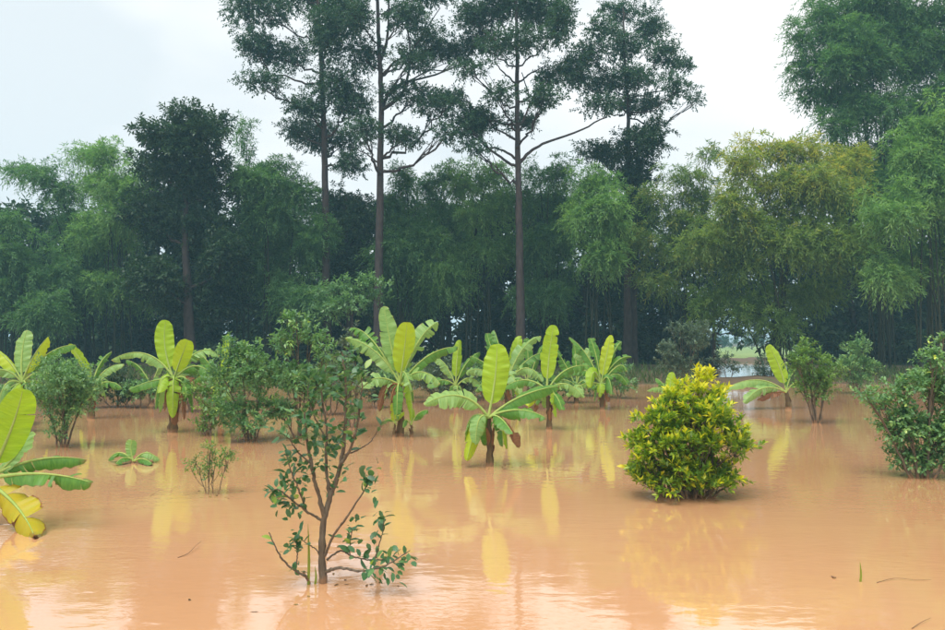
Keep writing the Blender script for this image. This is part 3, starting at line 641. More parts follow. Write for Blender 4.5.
# yellow-tipped bush: upright rosettes, youngest leaves yellow
def ytint(pos, tt, st, q, rad):
    h = np.clip((pos[:, 2] - 0.1) / 1.4, 0, 1)
    topness = np.clip((pos[:, 2] - 1.18) / 0.2, 0, 1)
    edge = np.clip((rad[:, 0] - 0.6) / 0.4, 0, 1)
    y = 0.36 + 0.34 * st + (0.85 * max(0, tt - 0.42)) * (0.4 + edge) * (0.5 + st) + topness * 0.34
    return np.clip(y + rng.uniform(-0.1, 0.1, len(pos)), 0, 1)
YD = GD(496)
shrub(690, YD, [(700, 382, 16, 13), (690, 396, 22, 14), (668, 408, 24, 16), (712, 408, 24, 18), (650, 436, 24, 20), (684, 430, 28, 22), (722, 430, 24, 20), (740, 448, 16, 12),
                (640, 462, 18, 14), (668, 468, 28, 18), (704, 466, 28, 18), (688, 482, 32, 14), (650, 478, 22, 12), (722, 474, 22, 14), (664, 450, 24, 18, -0.35), (704, 448, 26, 18, -0.35), (680, 472, 30, 16, -0.3), (636, 474, 14, 12), (712, 484, 20, 10), (664, 486, 26, 10, -0.25), (704, 487, 26, 10, -0.25), (644, 482, 16, 9, -0.1), (730, 480, 16, 10, -0.1), (700, 418, 28, 22, -0.2), (662, 424, 24, 20, -0.15), (690, 446, 34, 22, -0.3), (728, 448, 22, 18, -0.1), (646, 448, 20, 18, -0.1)],
      'dense rounded bush with bright yellow new leaves at its top', 'yellow_bush', leafL=0.095, leafW=0.038, lai=2.7, stem_r=0.03, spray=0.10, up=1.0, leaf_droop=-0.15, k=9, spread=0.6,
      tint_fn=ytint, name='yellow_tipped_bush', rr=(0.3, 0.46))

# ------------------------------------------------------------------ banana plants
def banana_leaf(root, p0, p1, p2, W, kind='mature', face=(0, -0.35, 1), tear=0.5, petiole=0.16, fold=0.35, origin=None):
    """arched blade of torn strips either side of a midrib"""
    p0, p1, p2 = map(lambda a: np.asarray(a, float), (p0, p1, p2))
    n = 40; mid = bez(p0, p1, p2, n)
    Tn = unit(np.gradient(mid, axis=0)); Fv = unit(np.array(face, float))
    S = unit(np.cross(Tn, Fv)); U = np.cross(S, Tn)
    tw = (np.linspace(0, 1, n) ** 1.3 * rng.normal() * 0.35 + 0.10 * np.sin(np.linspace(0, 5, n) + rng.uniform(0, 6)))[:, None]    # the blade twists a little
    S, U = S * np.cos(tw) + U * np.sin(tw), U * np.cos(tw) - S * np.sin(tw)
    L_ = np.linalg.norm(np.diff(mid, axis=0), axis=1).sum()
    tcum = np.linspace(0, 1, n)
    def at(arr, t): return np.stack([np.interp(t, tcum, arr[:, k]) for k in range(3)], -1)
    def wprof(s): return 0.5 * W * np.clip(1 - np.abs(2 * np.clip(s, 0, 1) ** 0.85 - 1) ** 3.4, 0, 1) ** 0.5 * (0.86 + 0.14 * np.sin(np.pi * s)) + 1e-4
    parts, uvs = [], []
    ncol = 5
    for sgn in (-1, 1):
        nst = max(1, int(1 + tear * L_ * 9 * rng.uniform(0.7, 1.2)))
        cuts = np.sort(np.concatenate([[0, 1], rng.uniform(0.06, 0.97, nst - 1)]))
        base_fold = fold + rng.uniform(-0.22, 0.22); ph = rng.uniform(0, 6)
        for a, b_ in zip(cuts[:-1], cuts[1:]):
            if b_ - a < 0.012: continue
            rows = max(3, int((b_ - a) * 34) + 2)
            s = np.linspace(a, b_, rows)
            sag = base_fold + rng.normal() * 0.34 * min(tear, 0.9)
            slip = rng.normal() * 0.02 * tear
            wj = rng.choice([rng.uniform(0.88, 1.0), rng.uniform(0.55, 0.9)], p=[0.8, 0.2]) if tear > 0.3 else 1.0
            t_ = petiole + s * (1 - petiole)
            c = at(mid, t_); sv = at(S, t_); uv_ = at(U, t_); tn = at(Tn, t_)
            pts = np.zeros((rows, ncol, 3)); cur = c.copy(); w = wprof(s) * wj
            if tear > 0.3:                       # frayed outer corners of each strip
                e = np.minimum(s - a, b_ - s) / (b_ - a + 1e-6); w = w * (0.90 + 0.10 * np.clip(e * 6, 0, 1))
            pts[:, 0] = cur
            for j in range(1, ncol):
                ang = sag * (0.5 + 1.2 * (j / (ncol - 1))) 
                step = (w / (ncol - 1))[:, None]
                wob = (0.22 * (j / ncol) * np.sin(s * 23 + ph) + 0.12 * np.sin(s * 47 + ph * 2))[:, None]
                cur = cur + step * (sgn * sv * math.cos(ang) - uv_ * (math.sin(ang) + wob * 0.6)) + tn * step * (0.22 + slip)
                pts[:, j] = cur
            ii = np.arange(rows - 1)[:, None] * ncol + np.arange(ncol - 1)[None]
            Q = np.stack([ii, ii + ncol, ii + ncol + 1, ii + 1], -1).reshape(-1, 4)
            if sgn < 0: Q = Q[:, ::-1]
            parts.append((pts.reshape(-1, 3), Q))
            uvs.append(np.stack([np.repeat(s, ncol), np.tile(sgn * np.linspace(0, 1, ncol), rows)], -1))
    V, Q = merge(parts)
    dry = kind == 'dry'
    lf = mesh('dry_leaf' if dry else 'leaf', V, Q, M['b_' + kind], root, uv=np.concatenate(uvs), smooth=True)
    r0 = min(0.026, 0.010 + 0.013 * L_)
    Vr, Qr = tube(mid[:-1] + U[:-1] * 0.002, np.linspace(r0, 0.003, n - 1), 6)
    mesh('midrib', Vr, Qr, M['rib_dry' if dry else 'rib'], lf, smooth=True)
    return lf

UPF = (0.15, -1, 0.25)
def banana(base, D, top, leaves, label, stem_r=0.09, group='banana plants standing in the flood', sheaths=3):
    """base: pixel column at the water line; top: pixel of the leaf fan; leaves: (mid_px, tip_px, width, kind, face, tip depth, tear)"""
    b = P(base, HOR, D); b[2] = 0
    root = thing('banana_plant', b, label, 'banana plant', group)
    tp = P(top[0], top[1], D)
    path = bez(b + np.array([0, 0, -0.4]), np.array([b[0], b[1], tp[2] * 0.5]), tp, 16)
    path[1:-1] += rng.normal(size=(14, 3)) * 0.006
    V, Q = tube(path, np.linspace(stem_r * 1.3, stem_r * 0.5, 16) * (1 + 0.09 * rng.normal(size=16)), 10)
    V = V + rng.normal(size=V.shape) * stem_r * 0.07
    mesh('pseudostem', V, Q, M['pstem'], root, smooth=True)
    H = tp[2]
    for k in range(sheaths):
        a = rng.uniform(0, 2 * math.pi); z0 = rng.uniform(0.05, 0.45) * H
        o = np.array([math.cos(a), math.sin(a), 0])
        pts = np.array([path[np.argmin(np.abs(path[:, 2] - z))] + o * (stem_r * (1.05 + 0.5 * f * f)) + np.array([0, 0, z - path[np.argmin(np.abs(path[:, 2] - z)), 2]])
                        for f, z in zip(np.linspace(0, 1, 8), np.linspace(z0, z0 + 0.35 * H, 8))])
        side = np.array([-o[1], o[0], 0]) * stem_r * 0.8
        prof = np.sin(np.linspace(0.35, 3.0, 8))[:, None]
        V = np.concatenate([pts - side * prof - o * stem_r * 0.35, pts + o * 0.01, pts + side * prof - o * stem_r * 0.35])
        i8 = np.arange(7); Q = np.concatenate([np.stack([i8, i8 + 8, i8 + 9, i8 + 1], -1), np.stack([i8 + 8, i8 + 16, i8 + 17, i8 + 9], -1)])
        mesh('dry_sheath', V, Q, M['sheath'], root, smooth=True)
    if H > 0.6:                                          # older leaves hanging round the stem
        a0 = rng.uniform(0, 6.28)
        for k in range(5):
            a = a0 + k * 1.3 + rng.uniform(-0.3, 0.3); o = np.array([math.cos(a), math.sin(a), 0]); rr_ = rng.uniform(0.28, 0.5) * min(H, 1.3)
            e_ = tp + o * rr_ + np.array([0, 0, -rng.uniform(0.35, 0.75) * H]); e_[2] = max(e_[2], 0.05)
            c_ = tp + o * rr_ * 0.95 + np.array([0, 0, 0.22 * H])
            banana_leaf(root, tp + np.array([0, 0, -0.04]), c_, e_, rng.uniform(0.2, 0.34), ['mature', 'pale', 'pale', 'mature', 'young'][k], tuple(o * 0.8 + np.array([0, 0, 0.8])), 0.9, fold=0.6)
    for lf in leaves:
        (mx_, my_), (tx, ty), W, kind = lf[:4]
        face = lf[4] if len(lf) > 4 and lf[4] else (0, -0.75, 1)
        td = lf[5] if len(lf) > 5 else rng.uniform(-0.25, 0.15)
        tear = lf[6] if len(lf) > 6 else 0.5
        W *= 1.12; tear = tear * (2.1 if kind in ('pale', 'mature') else 1.0)
        p0 = tp + np.array([rng.uniform(-1, 1) * 0.02, rng.uniform(-1, 1) * 0.02, -0.02])
        m_ = P(mx_, my_, D + td * 0.4); e_ = P(tx, ty, D + td)
        c_ = 2 * m_ - 0.5 * (p0 + e_)        # so that the blade passes through the middle pixel
        e_[2] = max(e_[2], 0.03)
        up_ = face is UPF
        if up_: face = (rng.uniform(-0.55, 0.75), -1, 0.25); W *= 0.9; tear += 0.12
        banana_leaf(root, p0, c_, e_, W, kind, face, tear, fold=rng.uniform(0.08, 0.3) if up_ else 0.62)
    return root

banana(490, GD(466), (489, 416), [((495, 378), (497, 344), 0.42, 'young', UPF, 0.1, 0.06), ((460, 396), (424, 405), 0.40, 'pale', None, -0.3, 0.3), ((522, 396), (560, 386), 0.30, 'mature', None, 0.3, 0.15),
        ((518, 410), (546, 418), 0.34, 'mature', None, -0.3, 0.3), ((500, 418), (513, 434), 0.30, 'mature', (0.2, -0.6, 1), -0.6, 0.3), ((477, 428), (467, 461), 0.36, 'yellow', (0, -1, 0.3), -0.25, 0.4),
        ((508, 424), (519, 448), 0.20, 'dry', (0.3, -1, 0.4), -0.1, 0.8), ((480, 424), (476, 440), 0.24, 'mature', (0, -1, 0.4), -0.3, 0.3)],
       'short banana plant with one bold upright yellow-green leaf and a brown withered leaf', 0.055)
banana(401, GD(436), (400, 384), [((391, 345), (384, 306), 0.42, 'pale', UPF, 0.2, 0.2), ((404, 352), (407, 322), 0.46, 'yellow', UPF, -0.2, 0.1), ((418, 342), (438, 322), 0.42, 'pale', (0.3, -1, 0.5), 0.3, 0.4),
        ((428, 356), (458, 347), 0.34, 'mature', None, 0.2, 0.3), ((376, 352), (345, 338), 0.40, 'pale', None, 0.4, 0.3), ((372, 340), (350, 328), 0.36, 'mature', None, 0.7, 0.5), ((378, 378), (362, 388), 0.36, 'pale', None, -0.4, 0.6),
        ((420, 372), (440, 384), 0.36, 'pale', None, -0.5, 0.6), ((404, 372), (412, 392), 0.3, 'pale', (0, -1, 0.6), -0.6, 0.5), ((386, 388), (379, 412), 0.22, 'dry', (0.3, -1, 0.3), -0.2, 0.8),
        ((393, 392), (390, 414), 0.2, 'dry', (0.1, -1, 0.3), -0.25, 0.8)],
       'tallest banana plant, with a fan of pale and yellow leaves on a slender stem', 0.07)
banana(394, GD(437), (395, 424), [((394, 415), (392, 403), 0.16, 'yellow', UPF, -0.05, 0.1), ((389, 419), (383, 424), 0.13, 'mature', None, -0.1, 0.2), ((399, 416), (404, 412), 0.13, 'young', None, -0.05, 0.1)],
       'small yellow-leaved banana shoot at the foot of the tallest banana plant', 0.035, sheaths=1)
banana(412, GD(437), (411, 424), [((418, 414), (428, 410), 0.24, 'mature', None, -0.1, 0.1), ((406, 420), (403, 428), 0.14, 'mature', None, -0.15, 0.2), ((412, 416), (411, 408), 0.12, 'young', UPF, 0, 0.1)],
       'small green banana shoot at the foot of the tallest banana plant', 0.035, sheaths=2)
banana(174, GD(432), (174, 378), [((165, 347), (166, 320), 0.40, 'young', UPF, 0.15, 0.05), ((167, 386), (164, 412), 0.16, 'dry', (-0.3, -1, 0.3), -0.2, 0.8), ((180, 388), (184, 420), 0.16, 'dry', (0.3, -1, 0.3), -0.15, 0.8), ((172, 392), (172, 424), 0.14, 'dry', (0, -1, 0.3), -0.25, 0.8), ((181, 358), (188, 340), 0.38, 'yellow', UPF, -0.25, 0.05), ((146, 354), (111, 360), 0.40, 'pale', None, 0.1, 0.3),
        ((152, 381), (129, 390), 0.30, 'mature', None, -0.4, 0.15), ((198, 352), (220, 356), 0.40, 'pale', None, 0.4, 0.5), ((196, 366), (216, 380), 0.36, 'mature', None, -0.2, 0.5), ((164, 378), (158, 393), 0.34, 'young', (-0.2, -1, 0.5), -0.5, 0.2),
        ((190, 380), (200, 390), 0.24, 'dry', None, -0.2, 0.7), ((184, 384), (186, 398), 0.3, 'mature', (0, -1, 0.5), -0.5, 0.5)],
       'banana plant with a thick brown peeling stem and one upright bright leaf', 0.095, sheaths=12)
banana(134, GD(463), (134, 460), [((131, 449), (132, 440), 0.20, 'pale', UPF, 0, 0.1), ((120, 453), (108, 461), 0.20, 'mature', None, 0.1, 0.3), ((146, 453), (160, 460), 0.20, 'pale', None, 0.05, 0.3), ((143, 459), (152, 464), 0.16, 'mature', None, -0.3, 0.2),
        ((124, 458), (116, 464), 0.16, 'mature', None, -0.3, 0.2)],
       'low banana sprout with only its leaf tops above the open water', 0.05, sheaths=0)
banana(-26, GD(526), (-14, 478), [((10, 432), (23, 389), 0.36, 'young', UPF, -0.1, 0.03), ((16, 456), (28, 432), 0.30, 'pale', UPF, 0.25, 0.2), ((36, 460), (87, 460), 0.26, 'mature', None, 0.35, 0.4), ((40, 474), (92, 483), 0.30, 'mature', (0, -0.9, 1), -0.2, 0.35),
        ((15, 508), (34, 549), 0.36, 'golden', (0.3, -1, 0.5), -0.5, 0.7), ((-40, 440), (-60, 410), 0.36, 'young', UPF, 0.2, 0.2), ((-50, 470), (-95, 480), 0.32, 'mature', None, 0.0, 0.5), ((22, 528), (33, 549), 0.16, 'dry', (0.3, -1, 0.4), -0.55, 0.5)],
       'big banana plant with a drooping yellow leaf ending in a brown tip', 0.11)
banana(22, GD(432), (22, 382), [((22, 354), (27, 330), 0.42, 'pale', UPF, 0.3, 0.1), ((34, 356), (48, 337), 0.32, 'yellow', (-0.3, -1, 0.6), -0.2, 0.1), ((48, 354), (76, 345), 0.34, 'mature', None, 0.3, 0.3), ((4, 356), (-20, 344), 0.36, 'yellow', None, 0.2, 0.3),
        ((4, 370), (-22, 374), 0.34, 'pale', None, -0.3, 0.4), ((42, 372), (60, 384), 0.34, 'mature', None, -0.3, 0.5), ((8, 390), (-8, 408), 0.36, 'mature', None, -0.5, 0.5), ((14, 388), (4, 402), 0.3, 'young', (-0.3, -1, 0.4), -0.7, 0.2)],
       'two-toned banana plant with a broad pale leaf above the rounded shrub', 0.1)
banana(92, 18.5, (92, 388), [((82, 362), (68, 345), 0.30, 'young', UPF, 0, 0.05), ((106, 370), (124, 364), 0.36, 'pale', None, 0.1, 0.4), ((108, 382), (122, 388), 0.34, 'mature', None, -0.2, 0.5), ((100, 364), (112, 352), 0.3, 'mature', (0.3, -1, 0.4), 0.4, 0.4)],
       'banana plant hidden behind the rounded shrub, one narrow yellow-green leaf showing', 0.08)
banana(222, 18.5, (222, 388), [((208, 362), (192, 350), 0.36, 'mature', None, 0.1, 0.5), ((232, 362), (246, 348), 0.34, 'pale', None, 0.3, 0.5), ((225, 358), (228, 334), 0.24, 'young', UPF, 0, 0.1), ((240, 374), (256, 376), 0.34, 'mature', None, -0.2, 0.5), ((206, 376), (192, 384), 0.34, 'mature', None, -0.2, 0.5)],
       'banana plant mostly hidden behind the bushy dark shrub', 0.08)
banana(549, GD(429), (547, 390), [((549, 356), (554, 325), 0.42, 'young', UPF, 0.1, 0.28), ((566, 370), (590, 366), 0.34, 'mature', None, 0.3, 0.4), ((526, 380), (504, 388), 0.34, 'mature', None, 0.3, 0.4), ((566, 384), (584, 398), 0.36, 'pale', None, -0.3, 0.4), ((538, 394), (528, 406), 0.32, 'yellow', (0, -1, 0.4), -0.4, 0.3),
        ((556, 396), (562, 410), 0.3, 'mature', (0, -1, 0.4), -0.5, 0.4), ((540, 398), (534, 412), 0.2, 'dry', (0, -1, 0.3), -0.2, 0.7)],
       'banana plant with a tall notched upright leaf and a dark short stem', 0.06)
banana(508, 21, (507, 382), [((493, 352), (487, 333), 0.38, 'mature', UPF, 0.2, 0.2), ((500, 350), (494, 330), 0.4, 'mature', (0.4, -1, 0.3), 0.5, 0.3), ((522, 350), (541, 336), 0.42, 'pale', None, 0.2, 0.3), ((486, 364), (470, 356), 0.4, 'mature', None, 0.1, 0.5), ((526, 368), (542, 382), 0.42, 'pale', None, -0.3, 0.5),
        ((490, 378), (476, 392), 0.42, 'mature', None, -0.3, 0.5), ((512, 376), (520, 396), 0.42, 'pale', (0.1, -1, 0.5), -0.6, 0.4), ((500, 378), (494, 398), 0.4, 'mature', (-0.1, -1, 0.5), -0.5, 0.4), ((482, 370), (466, 374), 0.36, 'pale', None, 0.3, 0.4), ((530, 358), (548, 354), 0.4, 'mature', None, 0.5, 0.4), ((514, 356), (520, 336), 0.34, 'young', UPF, 0.4, 0.3)],
       'banana plant with broad torn leaves behind the bold upright yellow-green leaf', 0.07)
banana(602, 21, (601, 384), [((586, 354), (569, 337), 0.38, 'mature', None, 0.2, 0.3), ((596, 356), (590, 338), 0.40, 'mature', UPF, 0.3, 0.2), ((606, 358), (611, 335), 0.38, 'yellow', UPF, 0.1, 0.2), ((616, 362), (632, 357), 0.32, 'mature', None, 0.2, 0.3), ((616, 374), (628, 386), 0.36, 'mature', None, -0.2, 0.4),
        ((582, 370), (558, 376), 0.38, 'mature', None, 0.0, 0.4), ((584, 384), (566, 396), 0.36, 'pale', None, -0.4, 0.5), ((608, 378), (612, 396), 0.4, 'mature', (0.1, -1, 0.5), -0.5, 0.4), ((594, 372), (590, 388), 0.34, 'young', (0, -1, 0.5), -0.4, 0.3), ((618, 366), (626, 372), 0.4, 'mature', None, -0.3, 0.4), ((588, 362), (574, 354), 0.4, 'pale', None, 0.5, 0.4), ((614, 352), (622, 342), 0.34, 'mature', (0.3, -1, 0.5), 0.4, 0.3), ((606, 390), (608, 402), 0.22, 'dry', (0, -1, 0.4), -0.2, 0.7)],
       'clustered banana plant at the far bank with one yellow-tipped leaf', 0.075)
banana(668, 20, (668, 398), [((660, 388), (647, 391), 0.3, 'pale', None, -0.2, 0.3), ((664, 386), (656, 378), 0.3, 'mature', None, 0.2, 0.3), ((676, 386), (684, 378), 0.3, 'mature', None, 0.2, 0.3), ((670, 386), (672, 372), 0.26, 'young', UPF, 0.1, 0.1)],
       'small banana plant peeping out behind the yellow-topped bush', 0.06)
banana(788, GD(409), (786, 392), [((779, 366), (768, 345), 0.46, 'young', UPF, 0.1, 0.05), ((758, 380), (724, 389), 0.44, 'pale', None, -0.1, 0.15), ((764, 388), (744, 403), 0.40, 'pale', None, -0.5, 0.3), ((772, 393), (757, 400), 0.32, 'dry', None, -0.2, 0.6), ((798, 382), (812, 390), 0.36, 'mature', None, 0.1, 0.4),
        ((790, 378), (798, 366), 0.3, 'mature', (0.4, -1, 0.4), 0.3, 0.4)],
       'banana plant with a long arching pale leaf in front of the open gap', 0.08)

banana(456, 21.5, (456, 386), [((446, 366), (434, 356), 0.38, 'pale', None, 0.1, 0.4), ((466, 364), (480, 352), 0.36, 'mature', None, 0.2, 0.4), ((457, 360), (460, 340), 0.32, 'young', UPF, 0.1, 0.1), ((442, 380), (428, 388), 0.36, 'mature', None, -0.2, 0.5), ((470, 378), (482, 388), 0.36, 'pale', None, -0.2, 0.5)],
       'banana plant between the grey-green shrubs behind the short banana plant', 0.07)
banana(576, 23, (576, 386), [((566, 366), (556, 350), 0.40, 'mature', None, 0.1, 0.4), ((584, 362), (592, 346), 0.36, 'pale', None, 0.2, 0.4), ((576, 362), (574, 342), 0.34, 'mature', UPF, 0.1, 0.2), ((562, 380), (548, 390), 0.36, 'pale', None, -0.2, 0.5), ((588, 380), (598, 392), 0.36, 'mature', None, -0.2, 0.5)],
       'banana plant squeezed between the notched-leaf banana and the clustered banana', 0.07)
banana(528, 23.5, (528, 384), [((520, 362), (512, 346), 0.40, 'pale', None, 0.1, 0.4), ((536, 360), (544, 344), 0.36, 'mature', None, 0.2, 0.4), ((528, 358), (526, 338), 0.34, 'mature', UPF, 0.1, 0.2), ((540, 378), (552, 388), 0.36, 'mature', None, -0.2, 0.5), ((516, 378), (506, 390), 0.36, 'mature', None, -0.2, 0.5)],
       'banana plant showing behind the notched-leaf banana, close to the bank', 0.07)
banana(152, 22.5, (152, 388), [((140, 368), (126, 360), 0.36, 'mature', None, 0.1, 0.4), ((160, 366), (172, 354), 0.36, 'pale', None, 0.2, 0.4), ((138, 384), (126, 392), 0.36, 'mature', None, -0.2, 0.5), ((164, 382), (174, 392), 0.3, 'mature', None, -0.2, 0.5)],
       'low banana plant behind the one with the thick brown peeling stem', 0.07)
shrub(142, GD(408), [(140, 388, 18, 10), (156, 392, 16, 9), (128, 394, 12, 8)], 'low green shrub around the low banana plant near the bank', 'shrub', leafL=0.11, leafW=0.05, lai=2.2)
shrub(332, GD(415), [(330, 372, 16, 16), (322, 392, 16, 12), (342, 394, 14, 12)], 'dense green shrub between the upright shrub and the slim grey-green shrub', 'shrub', leafL=0.11, leafW=0.05, lai=2.2)
shrub(372, GD(408), [(370, 380, 14, 14), (378, 394, 14, 10)], 'dark low shrub behind the tallest banana plant', 'dark', leafL=0.11, leafW=0.05, lai=2.4)
shrub(560, GD(403), [(556, 384, 18, 10), (574, 390, 16, 8), (540, 388, 14, 9)], 'green undergrowth shrub behind the notched-leaf banana', 'shrub', leafL=0.12, leafW=0.05, lai=2.2)
shrub(620, GD(398), [(614, 376, 14, 12), (622, 386, 14, 9)], 'green shrub beside the clustered banana at the far bank', 'shrub', leafL=0.12, leafW=0.05, lai=2.2)
shrub(190, GD(412), [(190, 376, 14, 14), (186, 394, 16, 12)], 'bright leafy shrub behind the thick-stemmed banana plant', 'shrub_bright', leafL=0.11, leafW=0.05, lai=2.0)
shrub(8, GD(425), [(4, 396, 18, 14), (14, 408, 18, 12), (-12, 404, 18, 14)], 'green shrub under the two-toned banana plant', 'shrub', leafL=0.10, leafW=0.05, lai=2.2)

# ------------------------------------------------------------------ foreground sapling
SD = GD(583)
b = P(323, HOR, SD); b[2] = 0
sap = thing('sapling', b, 'young tree with forked trunk and glossy oval leaves standing in the brown water', 'sapling')
br = [  # pixel path with depth offset, start radius, end radius, number of leaves, leafy from
    ([(323, 600, 0), (323, 583, 0), (322, 550, 0.0), (324, 520, 0.0), (331, 495, 0.02), (340, 468, 0.03), (345, 430, 0.05), (346, 390, 0.0), (342, 352, 0.0)], 0.036, 0.007, 34, 0.5),
    ([(325, 518, 0), (317, 490, -0.05), (311, 462, -0.08), (306, 432, -0.1), (304, 405, -0.12)], 0.020, 0.006, 24, 0.35),
    ([(330, 497, 0), (326, 465, 0.08), (327, 430, 0.12), (322, 395, 0.15), (326, 366, 0.18)], 0.016, 0.005, 26, 0.3),
    ([(340, 466, 0), (352, 445, -0.1), (358, 420, -0.15), (362, 390, -0.2), (360, 368, -0.2)], 0.014, 0.004, 24, 0.25),
    ([(322, 521, 0), (308, 512, -0.05), (292, 500, -0.1), (279, 490, -0.12), (268, 492, -0.14)], 0.012, 0.004, 22, 0.3),
    ([(306, 510, -0.05), (298, 488, -0.1), (290, 468, -0.12), (287, 455, -0.12)], 0.008, 0.003, 14, 0.3),
    ([(345, 455, 0.03), (358, 450, 0.15), (372, 440, 0.25), (384, 420, 0.3)], 0.008, 0.003, 4, 0.85),
    ([(325, 556, 0), (334, 535, -0.08), (345, 520, -0.15), (356, 503, -0.2), (366, 488, -0.22), (371, 476, -0.22)], 0.012, 0.004, 12, 0.75),
    ([(325, 572, 0), (340, 568, -0.1), (360, 571, -0.2), (385, 566, -0.28), (410, 551, -0.3)], 0.014, 0.004, 20, 0.55),
    ([(327, 560, 0), (340, 551, 0.05), (352, 556, 0.0), (372, 560, -0.1), (392, 557, -0.15)], 0.009, 0.004, 7, 0.5),
    ([(374, 562, -0.1), (379, 545, -0.1), (383, 530, -0.1), (384, 516, -0.1)], 0.006, 0.003, 8, 0.45),
    ([(350, 558, 0), (350, 545, 0), (352, 530, 0), (349, 533, 0)], 0.005, 0.003, 12, 0.1),
    ([(310, 590, 0), (307, 578, -0.05), (295, 571, -0.1), (283, 560, -0.15), (276, 548, -0.2), (269, 532, -0.22)], 0.013, 0.004, 2, 0.8),
    ([(296, 571, -0.1), (297, 558, -0.1), (297, 548, -0.1), (293, 538, -0.1)], 0.006, 0.003, 12, 0.5),
    ([(322, 558, 0), (314, 548, -0.05), (306, 543, -0.1), (302, 540, -0.1)], 0.006, 0.003, 5, 0.5),
    ([(346, 405, 0), (352, 385, 0.1), (356, 368, 0.15), (352, 352, 0.2)], 0.008, 0.003, 18, 0.2),
    ([(327, 440, 0.1), (316, 420, 0.12), (308, 395, 0.1), (310, 375, 0.1)], 0.008, 0.003, 18, 0.2),
    ([(311, 464, -0.08), (298, 452, -0.1), (290, 440, -0.15), (284, 435, -0.2)], 0.007, 0.003, 10, 0.3),
]
def oval_leaf(nm, L_, W_, bend):
    s = np.linspace(0, 1, 7); w = 0.5 * W_ * np.sin(np.pi * np.clip(s * 0.97 + 0.015, 0, 1)) ** 0.75
    y = s * L_; z = -bend * L_ * s * s
    V = np.concatenate([np.stack([-w, y, z + w * 0.28], -1), np.stack([0 * w, y, z], -1), np.stack([w, y, z + w * 0.28], -1)])
    i7 = np.arange(6); Q = np.concatenate([np.stack([i7, i7 + 7, i7 + 8, i7 + 1], -1), np.stack([i7 + 7, i7 + 14, i7 + 15, i7 + 8], -1)])
    o = mesh(nm, V, Q, M['sapling'], smooth=True); me = o.data; bpy.data.objects.remove(o); return me
LM = [oval_leaf('leaf', 0.105, 0.056, 0.15), oval_leaf('leaf', 0.09, 0.05, 0.3), oval_leaf('leaf', 0.075, 0.04, 0.05), oval_leaf('leaf', 0.12, 0.058, 0.25)]
bl = Vector(b); SPR = []
for kbr, (pp, ra, rb, nl, frm) in enumerate(br):
    pts = smooth_path([P(x, y, SD + dd) for x, y, dd in pp], 6 * len(pp))
    pts = pts + rng.normal(size=pts.shape) * 0.0025
    V, Q = tube(pts, np.linspace(ra, rb, len(pts)) * (1 + 0.08 * rng.normal(size=len(pts))), 9)
    mesh('trunk' if kbr == 0 else 'branch', V, Q, M['twig'], sap, smooth=True)
    Tn = unit(np.gradient(pts, axis=0))
    if nl > 4:
        for k in range(int(nl * (0.8 if nl > 13 and kbr != 8 else 0.55))):
            f = frm + (1 - frm) * rng.uniform(0, 1); idx = int(f * (len(pts) - 1)); SPR.append((pts[idx] + rng.normal(size=3) * 0.03, unit(Tn[idx] * 0.5 + rng.normal(size=3))))
    for k in range(nl):
        f = frm + (1 - frm) * (k + rng.uniform(0.2, 0.9)) / nl
        f = min(f, 1.0); idx = int(f * (len(pts) - 1)); p_ = pts[idx]; tn = Tn[idx]
        a = k * 2.4 + rng.uniform(-0.5, 0.5)
        s1 = unit(np.cross(tn, [0.2, 0.3, 0.9])); s2 = np.cross(tn, s1)
        side = s1 * math.cos(a) + s2 * math.sin(a)
        if nl > 12: p_ = p_ + side * rng.uniform(0.0, 0.085) * (1.25 - 0.7 * f) + tn * rng.uniform(-0.01, 0.03)   # on a short side twig
        d = unit(tn * 0.55 + side * 0.85 + np.array([0, 0, 0.15]) + rng.normal(size=3) * 0.2)
        up = np.array([0, 0, 1.0]) + rng.normal(size=3) * 0.3
        xax = unit(np.cross(d, up)); zax = np.cross(xax, d)
        mt = Matrix(((xax[0], d[0], zax[0], p_[0] - bl.x), (xax[1], d[1], zax[1], p_[1] - bl.y), (xax[2], d[2], zax[2], p_[2] - bl.z), (0, 0, 0, 1)))
        if p_[2] < 0.09: continue
        o = bpy.data.objects.new('leaf', LM[(k * 7 + kbr) % 4]); COL.objects.link(o); o.parent = sap
        o.matrix_local = mt @ Matrix.Scale(rng.uniform(0.62, 1.0), 4)

so = np.array([a for a, _ in SPR]); sdv = np.array([a for _, a in SPR])
Vs, Qs, Ts, n0 = [], [], [], 0
for j in range(3):
    pj = so + sdv * (0.03 + 0.045 * j); V, Q, pv = leaf_quads(pj, unit(sdv * 0.6 + rng.normal(size=so.shape) * 0.6 + np.array([0, 0, 0.1])), np.array([0, 0, 1.0]) + rng.normal(size=so.shape) * 0.4, 0.074 * rng.uniform(0.7, 1.2, len(so)), 0.042, 'round')
    Vs.append(V); Qs.append(Q + n0); n0 += len(V); Ts.append(np.repeat(rng.beta(2, 2.5, len(so)), 8))
V = np.concatenate(Vs); V[:, 2] = np.maximum(V[:, 2], 0.02)
tag(mesh('foliage', V, np.concatenate(Qs), M['sapling_foliage'], sap, tint=np.concatenate(Ts)), kind='stuff')

